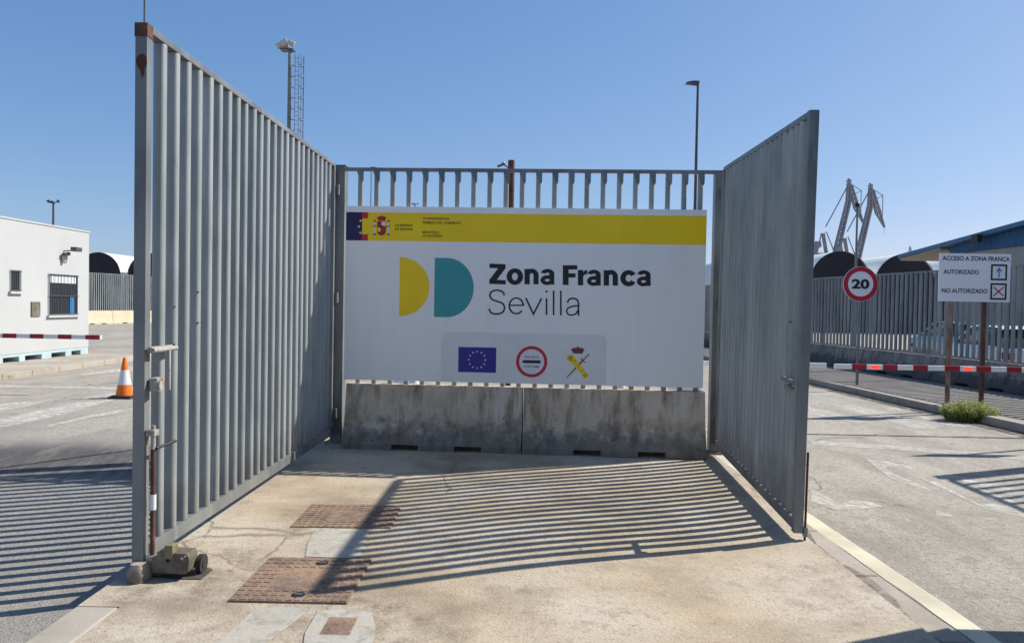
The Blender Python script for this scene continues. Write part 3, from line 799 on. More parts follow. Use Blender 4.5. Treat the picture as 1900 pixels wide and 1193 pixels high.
ring('customs_ring', c[0], c[1], rr*.8, rr, m_red, bd, 2)
decal('customs_bar', [rrect(c[0]-.105, c[0]+.105, c[1]-.017, c[1]+.017, .0165)], m_ink, bd, 2)
text('ADUANA', c[0]-.083, c[0]+.083, c[1]+.043, c[1]+.066, m_ink, bd, 2, .012)
text('CUSTOMS', c[0]-.086, c[0]+.086, c[1]-.066, c[1]-.043, m_ink, bd, 2, .012)
# crossed sword and fasces under a crown
c = b2(1072,676); q = pxm
def seg(x0, z0, x1, z1, w, w1=None):
    w1 = w if w1 is None else w1; d = Vector((x1-x0, z1-z0)).normalized(); n_ = Vector((-d.y, d.x))
    return [(x0+n_.x*w/2, z0+n_.y*w/2), (x0-n_.x*w/2, z0-n_.y*w/2), (x1-n_.x*w1/2, z1-n_.y*w1/2), (x1+n_.x*w1/2, z1+n_.y*w1/2)]
X = lambda px_, py_: b2(px_, py_)
decal('sword', [seg(*X(1052,700), *X(1082,668), .014, .026), seg(*X(1080,670), *X(1093,657), .016), seg(*X(1077,664), *X(1087,673), .012)], m_olive, bd, 1)
decal('fasces', [seg(*X(1057,660), *X(1087,698), .065, .05), circ(*X(1057,665), .034, 12), circ(*X(1087,697), .028, 12)], m_yel, bd, 2)
decal('fasces_binding', [seg(*X(1064,672), *X(1069,667), .006), seg(*X(1071,681), *X(1076,676), .006), seg(*X(1078,690), *X(1083,685), .006)], m_olive, bd, 3)
cc = X(1072,651)
decal('crown', [[(cc[0]-.05,cc[1]-.03),(cc[0]+.05,cc[1]-.03),(cc[0]+.075,cc[1]+.015),(cc[0]+.05,cc[1]+.035),(cc[0]+.012,cc[1]+.035),(cc[0],cc[1]+.06),(cc[0]-.012,cc[1]+.035),(cc[0]-.05,cc[1]+.035),(cc[0]-.075,cc[1]+.015)]], m_brown, bd, 1)
decal('crown_jewel', [circ(cc[0]-.035, cc[1]+.012, .012, 8), circ(cc[0], cc[1]+.014, .012, 8), circ(cc[0]+.035, cc[1]+.012, .012, 8)], m_dred, bd, 2)

# ------------------------------------------------------------------ covers in the pad
def cover(corners, name, label, group, nx_, ny_, hole=(.25,.75,.25,.75), th=.012, holes=(), m=m_cover, cat='manhole cover'):
    P = [Gp(*c) for c in corners]            # far-left, far-right, near-right, near-left
    ctr = sum(P, Vector())/4
    ux = ((P[1]-P[0])+(P[2]-P[3])).normalized(); W = ((P[1]-P[0]).length+(P[2]-P[3]).length)/2
    D = ((P[0]-P[3]).length+(P[1]-P[2]).length)/2
    o = empty(name, (ctr.x, ctr.y, padz(ctr.x, ctr.y)), math.atan2(ux.y, ux.x), label, cat, group)
    MB().box(-W/2, W/2, -D/2, D/2, -.01, th).build('plate', m, o, bevel=.004)
    mb = MB()
    for i in range(nx_):
        for j in range(ny_):
            fx = (i+.5)/nx_; fy = (j+.5)/ny_
            if hole[0] < fx < hole[1] and hole[2] < fy < hole[3]: continue
            if any(abs(fx-h[0]) < .07 and abs(fy-h[1]) < .05 for h in holes): continue
            x = -W/2+W*fx; y = -D/2+D*fy; a_ = W/nx_*.33; c_ = D/ny_*.34
            mb.box(x-a_, x+a_, y-c_, y+c_, th-.003, th+.003)
    if nx_: mb.build('tread_studs', m, o)
    for h in holes:
        x = -W/2+W*h[0]; y = -D/2+D*h[1]
        mb = MB(); mb.lathe([(.038, th+.0005), (.038, th+.003)], (x, y, 0), 18); mb.build('lifting_hole', m_dark, o)
        MB().tube((x-.022,y,th+.005), (x+.022,y,th+.005), .004, n=6).build('lifting_bar', m_alu, o)
    return o
cover([(498,1036),(686,1040),(648,1121),(427,1117)], 'manhole_cover', 'large rusty square manhole cover nearest the camera, with two lifting holes', 'rusty manhole covers', 13, 11, (.26,.72,.30,.72), holes=((.55,.86),(.55,.13)))
cover([(577,937),(744,939),(727,981),(539,978)], 'manhole_cover', 'rusty square manhole cover farther back, between the large cover and the barriers', 'rusty manhole covers', 13, 11, (.28,.70,.28,.70), th=.008)
def padsheet(name, px_pts, m, dz):
    P = [Gp(*c) for c in px_pts]; P = [(p.x, p.y) for p in P]; P = ccw(P)
    mb = MB(); mb.add([(x, y, padz(x, y)+dz) for x, y in P], [tuple(range(len(P)))])
    return tag(mb.build(name, m), kind='structure')
padsheet('mortar_patch', [(584,983),(600,981),(687,983),(668,1034),(640,1036),(566,1033),(572,1005)], m_patch, .004)
padsheet('painted_pit_shade_under_wheel', [(284,1069),(330,1075),(374,1075),(396,1057),(362,1046),(300,1046)], m_pitshade, .0045)  # flat dark sheet painted in place of the shaded, dirty recess under the wheel
padsheet('mortar_patch_front', [(474,1130),(525,1126),(577,1130),(540,1160),(495,1193),(420,1260),(330,1260),(405,1193)], m_patch, .004)
padsheet('cover_surround', [(590,1134),(640,1130),(690,1138),(697,1165),(688,1215),(560,1215),(566,1175)], m_patch, .006)
cover([(609,1146),(663,1147),(651,1180),(593,1179)], 'small_cover', 'small square rusted cover set in a mortar surround at the bottom of the pad', None, 0, 0, (.4,.4,.4,.4), th=.007, cat='utility cover')

def pebbles(name, label_kind, n, fn, m):
    mb = MB(); r_ = random.Random(5)
    for i in range(n):
        x, y, z = fn(r_); s_ = r_.uniform(.002, .006)
        P = [(x+s_*r_.uniform(.6,1.2)*math.cos(t), y+s_*r_.uniform(.6,1.2)*math.sin(t)) for t in [k*math.pi*2/5 for k in range(5)]]
        mb.add([(a_, b_, z) for a_, b_ in P]+[(x, y, z+s_*.5)], [(k, (k+1) % 5, 5) for k in range(5)])
    return tag(mb.build(name, m), label_kind[0], label_kind[1], None, 'stuff')
def fp(r_):
    k = r_.random()
    if k < .35: x = PXR+r_.gauss(.02,.05); y = r_.uniform(3.2, 8.5)
    elif k < .55: x = r_.gauss(2.72,.06); y = r_.uniform(3.6, 9.5)
    elif k < .7: x = r_.gauss(-2.05,.06); y = r_.uniform(3.2, 8)
    else: x = r_.uniform(-2.0, 2.2); y = r_.uniform(3.2, 8.4)
    return x, y, (padz(x, y) if PXL+.23 < x < PXR else (0.004 if x < PXR and x > PXL else (ROAD+.02 if x < PXR+.2 else ROAD)))
pebbles('loose_grit', ('loose grit and small pebbles scattered on the concrete', 'grit'), 700, fp, m_stone)
# ------------------------------------------------------------------ cones
def cone():
    o = empty('traffic_cone', (0,0,0))
    mb = MB(); mb.box(-.20, .20, -.20, .20, 0, .035); mb.box(-.17,.17,-.17,.17,.035,.05); mb.build('base', m_rubber, o, bevel=.01)
    def r(z): return .145-(z-.05)*(.145-.028)/.67
    def seg_(z0, z1, m, nm):
        MB().lathe([(r(z0), z0), (r(z1), z1)], n=24).build(nm, m, o)
    seg_(.05,.24,m_orange,'lower_band'); seg_(.24,.50,m_conew,'reflective_band'); seg_(.50,.72,m_orange,'top_band')
    return o
c0 = cone(); c0.location = G(231, 738, ROAD)
tag(c0, 'orange and white traffic cone left of the left gate leaf', 'traffic cone', 'traffic cones')
for (pp, lab) in (((738,735), 'left of two traffic cones seen in the gap between board and left barrier'), ((767,735), 'right of two traffic cones seen in the gap between board and left barrier'), ((1150,742), 'lone traffic cone behind the signboard, seen above the right barrier')):
    c = copy_tree(c0); c.location = G(pp[0], pp[1], ROAD); tag(c, lab, 'traffic cone', 'traffic cones')

# ------------------------------------------------------------------ booms
def boom(name, A, Bp, th, label, reds, lamps, tip=True, housing=None, grp='red and white barrier booms'):
    """A = free end, Bp = hinge end (world points); reds/lamps as fractions from the free end"""
    d = Bp-A; Lg = d.length; o = empty(name, A, math.atan2(d.y, d.x), label, 'barrier boom', grp)
    MB().box(0, Lg, -.025, .025, -th/2, th/2).build('arm', m_boomw, o, bevel=.008)
    for (a0, a1) in reds:
        MB().box(a0*Lg, a1*Lg, -.0275, .0275, -th/2-.0015, th/2+.0015).build('red_band', m_boomr, o)
    for a0 in lamps:
        MB().box(a0*Lg-.06, a0*Lg+.06, -.040, -.028, -th*.32, th*.32).build('red_lamp', m_lamp, o, bevel=.006)
    if housing:
        MB().box(Lg-.05, Lg+.35, -.2, .2, -A.z+housing, .15).build('housing', m_boomw, o, bevel=.02)
    return o
Yb = 11.25
A = atY(1548, 679.5, Yb); Bq = atY(1900, 690, Yb-.03); dd = (Bq-A).normalized(); e = A+dd*5.6
Lg = 5.6
def frac(px_): return ((atY(px_, 685, Yb)-A).length)/Lg
# keep the arm level
e.z = A.z - .0
boom('barrier_boom', A, e, .074, 'long red and white barrier boom with red lamps across the right lane', [(frac(a), frac(b)) for a, b in ((1579,1606),(1636,1663),(1692,1719),(1750,1778),(1808,1835),(1864,1891),(1922,1950),(1980,2006))], [frac(1621), frac(1793)], housing=0.02)
A2 = atY(1533, 678, Yb+.05); B2_ = Vector((2.75, A2.y, A2.z))
boom('barrier_boom', A2, B2_, .074, 'white tip of the shorter boom that meets the long one behind the right gate leaf', [(.45,.6)], [], housing=ROAD)
Yl = 14.0
A = atY(188, 626, Yl); e = atY(0, 622, Yl); e = A+(e-A).normalized()*4.5; e.z = A.z
Lg = 4.5
def frac(px_): return ((atY(px_, 624, Yl)-A).length)/Lg
boom('barrier_boom', A, e, .08, 'red and white barrier boom in front of the white cabin on the left', [(frac(b), frac(a)) for a, b in ((160,186),(109,134),(57,82),(6,32),(-46,-20),(-98,-72))], [frac(97)])

# ------------------------------------------------------------------ cabin on the left
CXW = -12.5
far = atX(165, 540, CXW).y
def Wc(px_, py_): p = atX(px_, py_, CXW); return (p.y, p.z)
cab = empty('site_cabin', (CXW, far, 0), 0, 'white prefabricated guard cabin with barred windows on a pale blue steel base', 'cabin')
def cb(y, z): return (y-far, z)
ztop = (Wc(165,434)[1]+Wc(0,403)[1])/2; zb = .19
Lc = 9.0
def boxh(x0, x1, y0, y1, z0, z1): return MB().box(x0, x1, y0, y1, z0, z1)
boxh(-2.6, 0, -Lc, 0, zb, ztop).build('wall', m_white, cab, bevel=.01)
boxh(-2.62, .02, -Lc-.02, .02, ztop+.002, ztop+.05).build('roof', m_white, cab, bevel=.01)
mb = MB(); mb.box(-2.58, -.01, -Lc, -.02, .12, zb-.002)
y = -.02
slots = [Wc(a, 660)[0]-far for a in (6,36,47,78,96,122,133,150)]
edges = sorted(slots)
prev = -Lc
ys = [-Lc]+edges+[-.02]
for i in range(0, len(ys), 2): mb.box(-2.58, -.008, ys[i], ys[i+1], -.01, .119)
mb.build('steel_base', m_pblue, cab)
def cwin(p0, p1, nbars, midrail=False, blind=False, panes=True):
    y0, z1 = Wc(*p0); y1, z0 = Wc(*p1); y0 -= far; y1 -= far
    o = MB(); t = .035
    o.box(-.01, .02, y0, y0+t, z0, z1); o.box(-.01, .02, y1-t, y1, z0, z1); o.box(-.01, .019, y0+t, y1-t, z1-t, z1); o.box(-.01, .019, y0+t, y1-t, z0, z0+t)
    wf = o.build('window', m_alu, cab)
    MB().box(-.03, .004, y0+t, y1-t, z0+t, z1-t).build('pane', m_glass, wf)
    MB().box(-.01, .07, y0-.05, y1+.05, z0-.06, z0-.002).build('sill', m_white, wf)
    mb = MB()
    for k in range(nbars):
        y = y0+(y1-y0)*(k+.5)/nbars; mb.tube((.05,y,z0+.01), (.05,y,z1-.01), .009, n=6)
    mb.tube((.05,y0,z1-.03), (.05,y1,z1-.03), .01, n=6); mb.tube((.05,y0,z0+.03), (.05,y1,z0+.03), .01, n=6)
    if midrail: mb.tube((.05,y0,z0+(z1-z0)*.47), (.05,y1,z0+(z1-z0)*.47), .012, n=6)
    mb.build('grille', m_dsteel, wf)
    if blind:
        MB().box(.006, .02, y0+t+.05, y1-t-.07, z1-.22*(z1-z0), z1-t-.02).build('blind', m_conew, wf)
        MB().box(.006, .02, y0+.72*(y1-y0), y0+.86*(y1-y0), z0+.04, z0+.45*(z1-z0)).build('poster', m_pblu, wf)
    return wf
cwin((89,507), (143,584), 9, True, True)
cwin((18,500), (37,541), 5)
y0, z1 = Wc(57,560); y1, z0 = Wc(73,587)
mb = MB().box(0, .03, y0-far, y1-far, z0, z1); mbx = mb.build('meter_box', m_box, cab, bevel=.005)
y0, z0 = Wc(118,466)
mb = MB(); yy = y0-far
mb.bar((0,yy,z0), (.28,yy+.05,z0+.03), .03, .03); mb.box(.2,.36,yy-.02,yy+.28,z0,z0+.12)
mb.tube((.1,yy-.15,z0-.10), (.1,yy+.08,z0-.07), .05)
mb.build('wall_light', m_dsteel, cab, bevel=.01)
y1_, z1_ = Wc(115,481)
MB().tube((.05, y1_-far, z1_-.09), (.05, y1_-far, z1_+.09), .055).build('bell', m_alu, cab)

# ------------------------------------------------------------------ far fences
def barfence(name, p0, p1, zb0, zt, sp, wbar, label, group=None, post_every=2.5, m=m_steel):
    d = p1-p0; Lf = d.length; o = empty(name, (p0.x, p0.y, 0), math.atan2(d.y, d.x), label, 'fence', group)
    mb = MB(); x = sp/2
    while x < Lf:
        P = bar_section(wbar, .062, 8, 2.2); n = len(P)
        vs = [(x+a_, b_, zb0+.05) for a_, b_ in P]+[(x+a_, b_, zt-.04) for a_, b_ in P]
        mb.add(vs, [(k, (k+1) % n, n+(k+1) % n, n+k) for k in range(n)], True)
        x += sp*rnd.uniform(.985, 1.015)
    mb.build('bar_panel', m, o)
    MB().box(0, Lf, -.025, .025, zt-.04, zt).build('top_rail', m_frame, o)
    MB().box(0, Lf, -.02, .02, zb0+.01, zb0+.05).build('bottom_rail', m_frame, o)
    x = 0; first = None
    while x <= Lf:
        if first is None: p_ = first = MB().box(-.03,.03,.03,.08,zb0,zt-.01).build('post', m_dsteel, o)
        else: p_ = first.copy(); C.objects.link(p_); p_.parent = o
        p_.location = (x, 0, 0); x += post_every
    return o
ORD = ['nearest', 'second', 'third', 'fourth', 'fifth', 'sixth', 'seventh', 'eighth', 'ninth', 'tenth', 'eleventh', 'twelfth', 'thirteenth', 'fourteenth', 'fifteenth', 'sixteenth']
def barrier_row(p0, p1, Lu, H, m, label, group, fmt, lo, hi, rev, cat='barrier'):
    d = (p1-p0); n_ = int(d.length/Lu); u = d.normalized(); ang = math.atan2(u.y, u.x); first = None
    out = []
    for k in range(n_):
        if first is None: b_ = first = jersey(Lu-.03, H, wt=.10, wb_=.26).build('concrete_barrier', m, bevel=.012)
        else: b_ = first.copy(); C.objects.link(b_)
        b_.location = p0+u*Lu*k; b_.rotation_euler = (0,0,ang); tag(b_, label, cat, group); out.append(b_)
    seen = []
    for b_ in out:
        c_ = b_.location+u*Lu/2-EYE; x = CX+FPX*c_.dot(Rt)/c_.dot(F_)
        if c_.y > 0 and lo < x < hi: seen.append((x, b_))
    seen.sort(key=lambda t: t[0], reverse=rev)
    for k, (x, b_) in enumerate(seen): b_['label'] = fmt % ORD[k]
    return out
fa = Vector((9.64+(-.113)*8*-1*-1, 32.1, 0)); 
def fline(Y): return Vector((10.6+(15.6-Y)*.113, Y, 0))
f0, f1 = fline(36), fline(7.5)
barfence('bar_fence', f0, f1, .60, 2.68, .19, .104, 'grey steel bar fence on low concrete barriers along the right pavement', m=m_steel2)
m_conc2 = mat('dirty_barrier_concrete', (.27,.25,.225), (.19,.175,.155), 4, .93, bump=.3, c3=(.32,.30,.27), s3=1.8, bscale=30)
overlay(m_conc2, (.10,.085,.07), streak); overlay(m_conc2, (.045,.042,.04), lowdirt(.20, .40))
barrier_row(f0, f1, 3.0, .60, m_conc2, 'weathered grey concrete barrier carrying the bar fence along the right pavement', 'barriers under the right fence', '%s concrete barrier under the right fence, counted from the right edge inwards', 1490, 1960, True)
q0 = Vector((-28.9, 46, 0)); q1 = Vector((-25.0, 63.3, 0))
for (o_) in (barfence('bar_fence', q0, q1, .78+ROAD, 3.3, .19, .085, 'grey steel bar fence on cream concrete barriers, far left behind the cabin'),): pass
for o_ in barrier_row(q0+Vector((0,0,ROAD)), q1+Vector((0,0,ROAD)), 3.0, .9, m_creamc, 'cream concrete barrier under the far left fence', 'barriers under the far left fence', '%s cream barrier under the far left fence, counted from the cabin corner', 150, 262, False): pass

# ------------------------------------------------------------------ arched shelters
def shelter(cx_px, peak_py, Y, half_px, lab, grp, depth=22):
    c = atY(cx_px, peak_py, Y); r = half_px*Y/FPX; zs = c.z-r
    o = empty('arched_shelter', (c.x, c.y, ROAD), 0, lab, 'shelter', grp); n = 28
    base = 0
    prof = [(-r, 0)]+[(-r*math.cos(R(180*k/n)), zs-ROAD+r*math.sin(R(180*k/n))) for k in range(n+1)]+[(r, 0)]
    mb = MB(); m_ = len(prof); vs = [(x, 0, z) for x, z in prof]+[(x, depth, z) for x, z in prof]
    mb.add(vs, [(k, k+1, m_+k+1, m_+k) for k in range(m_-1)], True); 
    mb.build('vault', m_tent, o)
    q_ = [(x*.97, z if z < .01 else z-.03*r) for x, z in prof]
    mb = MB(); mb.add([(x, .15, z) for x, z in q_], [tuple(range(len(q_)))[::-1]])
    mb.build('end_curtain', m_black, o)
    return o
G1 = 'arched shelters beyond the right fence'; G2 = 'arched shelters beyond the far left fence'
shelter(1561, 466, 62, 56, 'white arched shelter with black end, behind the 20 sign', G1)
shelter(1682, 471, 62, 58, 'white arched shelter with black end, beside the tip of the blue roof', G1)
shelter(1803, 476, 62, 58, 'white arched shelter with black end, behind the white access sign', G1)
shelter(1440, 462, 62, 56, 'white arched shelter with black end, hidden behind the right gate leaf', G1)
shelter(182, 468, 75, 42, 'white arched shelter with black end, next to the cabin corner', G2)
shelter(278, 470, 75, 42, 'white arched shelter with black end, behind the left gate leaf', G2)

# ------------------------------------------------------------------ blue warehouse
WX = 19.6
def Ww(px_, py_): p = atX(px_, py_, WX); return (p.y, p.z)
ywc, z_cb = Ww(1763, 467); _, z_rt = Ww(1763, 450); y9, z_rt9 = Ww(1900, 413); _, z_cb9 = Ww(1900, 455)
slope = (z_rt9-z_rt)/(ywc-y9)
wo = empty('warehouse', (WX, ywc, ROAD), 0, 'warehouse with blue corrugated gable and beige wall beyond the right fence', 'warehouse')
Yr = 16.0                                       # ridge distance from the far corner
zc = (z_cb+z_cb9)/2-ROAD-.08; zr = z_rt-ROAD-.05
MB().box(0, 30, -2*Yr, 0, 0, zc).build('wall', m_beige, wo)
mb = MB()                                     # corrugated gable
N = 170
def rz(y): return zr+slope*(-y) if -y < Yr else zr+slope*Yr-slope*(-y-Yr)
pts = []
for k in range(N+1):
    y = -2*Yr*k/N; pts.append((-.03-(.07 if k % 2 else 0), y))
vs = [(x, y, zc+.002) for x, y in pts]+[(x, y, rz(y)-.05) for x, y in pts]
mb.add(vs, [(k, N+1+k, N+2+k, k+1) for k in range(N)]); mb.build('gable_cladding', m_blue, wo)
ov = .5; ext = Ww(1684, 474)[0]-ywc
mb = MB()
mb.prism([(ext, rz(0)-slope*ext-.18),(ext, rz(0)-slope*ext),(-Yr, rz(-Yr)),(-2*Yr-1, rz(-2*Yr)-slope),(-2*Yr-1, rz(-2*Yr)-slope-.18),(-Yr, rz(-Yr)-.18)], -ov, 30, axis='x')
mb.build('roof', m_blue2, wo)
mb = MB(); mb.prism([(ext-.2, rz(0)-slope*ext-.30),(ext-.2, rz(0)-slope*ext-.19),(-.02, rz(0)-.19),(-.02,rz(0)-.30)], -ov+.03, 29, axis='x')
mb.build('soffit', m_soffit, wo)
fy, fz = Ww(1843, 444)
fl = empty('floodlight', (WX-.04, fy, fz), 0, 'black floodlight on an arm on the blue gable', 'floodlight')
mb = MB(); mb.box(-.75,-.55,-.22,.22,-.15,.18); mb.build('lamp_head', m_blk, fl, bevel=.02)
MB().tube((0,2.3,-.75), (-.6,.05,-.03), .03).build('arm', m_dsteel, fl)
# ------------------------------------------------------------------ parked cars
def car(m, mtag):
    o = empty('parked_car', (0,0,0))
    Ls, Wd = 4.3, 1.78
    # side profile stations: x, half width low, half width belt, z belt
    st = [(-2.15,.70,.62,.86),(-2.02,.84,.78,.95),(-1.5,.88,.84,1.0),(-.4,.89,.86,.97),(.7,.89,.85,.95),(1.0,.89,.84,.93),(1.7,.86,.80,.82),(2.05,.78,.70,.70),(2.15,.66,.56,.58)]
    mb = MB(); vs = []; K = 8
    for (x, a_, b_, zb_) in st:
        vs += [(x,-a_*.92,.22),(x,-a_,.45),(x,-a_,.65),(x,-b_,zb_),(x,b_,zb_),(x,a_,.65),(x,a_,.45),(x,a_*.92,.22)]
    fs = []
    for i in range(len(st)-1):
        for k in range(K): fs.append((i*K+k, (i+1)*K+k, (i+1)*K+(k+1) % K, i*K+(k+1) % K))
    mb.add(vs, fs, True); n = len(st)*K
    mb.add(vs, [tuple(range(K))]); mb.add(vs, [tuple(range(n-K, n))[::-1]])
    mb.build('body', m, o)
    gs = [(-1.98,.74,.96,.70,.98),(-1.45,.80,.99,.58,1.42),(-.9,.82,.98,.60,1.47),(.1,.82,.96,.60,1.45),(.95,.80,.93,.74,.97)]
    mb = MB(); vs = []
    for (x, a_, z0, b_, z1) in gs: vs += [(x,-a_,z0-.03),(x,-b_,z1-.03),(x,b_,z1-.03),(x,a_,z0-.03)]
    fs = [(i*4+k, (i+1)*4+k, (i+1)*4+(k+1) % 4, i*4+(k+1) % 4) for i in range(len(gs)-1) for k in range(4)]
    mb.add(vs, fs, True); mb.add(vs, [(0,1,2,3)]); mb.build('windows', m_glass, o)
    mb = MB(); vs = []
    for (x, b_, z1) in ((-1.55,.59,1.39),(-1.3,.60,1.445),(-.9,.61,1.465),(.1,.61,1.45),(.28,.61,1.40)): vs += [(x,-b_,z1-.015),(x,-b_*.9,z1+.02),(x,b_*.9,z1+.02),(x,b_,z1-.015)]
    mb.add(vs, [(i*4+k, i*4+4+k, i*4+5+k, i*4+1+k) for i in range(4) for k in range(3)], True); mb.build('roof', m, o)
    mb = MB()
    for s_ in (-1, 1):
        for (p, q) in (((-1.95,.75,.96),(-1.5,.60,1.40)), ((.93,.80,.95),(.25,.61,1.43)), ((-.5,.83,.97),(-.55,.61,1.45))):
            mb.bar((p[0],p[1]*s_,p[2]), (q[0],q[1]*s_,q[2]), .05, .05)
    mb.build('window_pillars', m, o)
    for (x, s_) in ((-1.32,-1),(-1.32,1),(1.35,-1),(1.35,1)):
        wl = MB().tube((x, s_*.70, .32), (x, s_*.905, .32), .32, n=24).build('wheel', m_rubber, o)
        MB().tube((x, s_*.90, .32), (x, s_*.915, .32), .20, n=16).build('rim', m_alu, wl)
    for s_ in (-1, 1):
        MB().box(-2.165,-2.04, min(s_*.50,s_*.76), max(s_*.50,s_*.76), .68, .86).build('tail_light', m_boomr, o, bevel=.02)
        MB().box(2.0,2.13, min(s_*.42,s_*.70), max(s_*.42,s_*.70), .56, .68).build('headlight', m_conew, o, bevel=.02)
    MB().box(-2.175,-2.14,-.26,.26,.55,.66).build('number_plate', m_conew, o)
    return o
c1 = car(m_carw, 0); c1.location = (12.9, 19.9, ROAD); c1.rotation_euler = (0,0,R(78))
tag(c1, 'white parked car behind the right fence, by the photo\'s right edge', 'car', 'cars parked beyond the right fence')
c2 = car(m_cars, 1); c2.location = (15.6, 26.5, ROAD); c2.rotation_euler = (0,0,R(84))
tag(c2, 'silver parked car behind the right fence, mostly hidden behind the access sign posts', 'car', 'cars parked beyond the right fence')
# ------------------------------------------------------------------ signs on the right
sp = G(1592, 714, 0.0)
s20 = empty('speed_limit_sign', (sp.x, sp.y, 0), 0, 'round 20 speed limit sign with red rim on a thin grey pole', 'road sign')
dc = atY(1597, 527, sp.y-.05); rr = 32.3*sp.y/FPX; zc_ = dc.z; xo = dc.x-sp.x
MB().tube((xo,0,-.005), (xo,0,zc_+.1), .03).build('pole', m_frame, s20)
mb = MB(); mb.tube((xo,-.035,zc_), (xo,-.05,zc_), rr, n=48); mb.build('disc', m_signw, s20)
ring('red_rim', xo, zc_, rr*.72, rr*.985, m_signred, s20, 0, 56, y0=-.0515)
text('20', xo-rr*.52, xo+rr*.50, zc_-rr*.28, zc_+rr*.28, m_ink, s20, 1, .045, y0=-.0515)
sp = G(1757, 750, 0.0); sp2 = atY(1820, 750, sp.y)
acc = empty('access_sign', (sp.x, sp.y, 0), 0, 'white access sign in Spanish on two rusty posts on the right pavement', 'sign')
YA = sp.y-.06
MB().box(-.03,.03,-.03,.03,-.005,2.1).build('post', m_rustpale, acc)
o_ = MB().box(-.03,.03,-.03,.03,-.005,2.1).build('post', m_rust, acc); o_.location = (sp2.x-sp.x, 0, 0)
def AB(px_, py_): p = atY(px_, py_, YA); return (p.x-sp.x, p.z)
a = AB(1744,467); b_ = AB(1877,475); c_ = AB(1873,563); d_ = AB(1741,557)
ax0, ax1, az0, az1 = (a[0]+d_[0])/2, (b_[0]+c_[0])/2, (c_[1]+d_[1])/2, (a[1]+b_[1])/2
MB().box(ax0, ax1, -.06, -.035, az0, az1).build('panel', m_signw, acc, bevel=.003)
yA = -.062
def ta(body, x0, x1, yy, h):
    p = AB(x0, yy); q_ = AB(x1, yy)
    text(body, p[0], q_[0], p[1], p[1]+h, m_ink, acc, 1, .022, y0=yA)
hpx = YA/FPX
ta('ACCESO A ZONA FRANCA', 1748.5, 1873.5, 483, 8.2*hpx)
ta('AUTORIZADO', 1750.5, 1816, 508, 8.0*hpx)
ta('NO AUTORIZADO', 1747.5, 1832, 543, 8.0*hpx)
for (x0, y0, x1, y1, typ) in ((1838,491,1869,520,0), (1837,526,1868,556,1)):
    p = AB(x0, y1); q_ = AB(x1, y0); t = 3.2*hpx
    decal('black_frame', [[p,(q_[0],p[1]),(q_[0],p[1]+t),(p[0],p[1]+t)],[(p[0],q_[1]-t),(q_[0],q_[1]-t),q_,(p[0],q_[1])],[(p[0],p[1]+t),(p[0]+t,p[1]+t),(p[0]+t,q_[1]-t),(p[0],q_[1]-t)],[(q_[0]-t,p[1]+t),(q_[0],p[1]+t),(q_[0],q_[1]-t),(q_[0]-t,q_[1]-t)]], m_ink, acc, 1, y0=yA)
    cx2, cz2 = (p[0]+q_[0])/2, (p[1]+q_[1])/2; h = 9.5*hpx
    if typ == 0:
        decal('blue_arrow', [[(cx2-.011,cz2-h),(cx2+.011,cz2-h),(cx2+.011,cz2+h*.5),(cx2-.011,cz2+h*.5)], [(cx2-.055,cz2+h*.1),(cx2-.035,cz2+h*.05),(cx2+.0,cz2+h*.6),(cx2,cz2+h)], [(cx2+.055,cz2+h*.1),(cx2,cz2+h),(cx2,cz2+h*.6),(cx2+.035,cz2+h*.05)]], m_pblu, acc, 2, y0=yA)
    else:
        decal('red_cross', [seg(cx2-h,cz2-h*.9,cx2+h,cz2+h*.9,.022), seg(cx2-h,cz2+h*.9,cx2+h,cz2-h*.9,.022)], m_red, acc, 2, y0=yA)
# plate just outside the frame whose shadow lies on the right lane
p_ = empty('road_sign', (8.15, 10.45, 0), 0, 'plain white plate on a steel pole beside the right lane, beyond the access sign', 'sign')
MB().tube((0,0,-.005), (0,0,2.45), .03).build('pole', m_frame, p_)
MB().box(-.55,.55,-.05,-.035,2.0,2.4).build('panel', m_signw, p_)

# ------------------------------------------------------------------ lorry waiting just outside the frame, its shadow reaches the pad's corner
lo_ = empty('parked_truck', (3.80, 4.75, ROAD), 0, 'white box lorry waiting in the right lane beside the camera, outside the frame', 'truck')
MB().box(0, 2.45, -7.2, 0, 1.22, 3.9).build('cargo_box', m_carw, lo_, bevel=.03)
MB().box(.75, 1.70, -9.0, -.2, .85, 1.18).build('chassis', m_dsteel, lo_)
MB().prism([(-9.5,.55),(-7.4,.55),(-7.4,2.9),(-8.0,3.0),(-9.1,2.8),(-9.5,1.8)], .05, 2.4, axis='x').build('cab', m_carw, lo_, bevel=.06)
MB().box(.15, 2.3, -.06, 0, .5, .62).build('bumper', m_dsteel, lo_)
for (x, y) in ((.02,-1.6),(2.13,-1.6),(.02,-8.4),(2.13,-8.4)):
    wl = MB().tube((x,y,.5), (x+.30,y,.5), .5, n=28).build('wheel', m_rubber, lo_)
    MB().tube((x-.01 if x < 1 else x+.31,y,.5), (x if x < 1 else x+.30,y,.5), .28, n=20).build('rim', m_alu, wl)

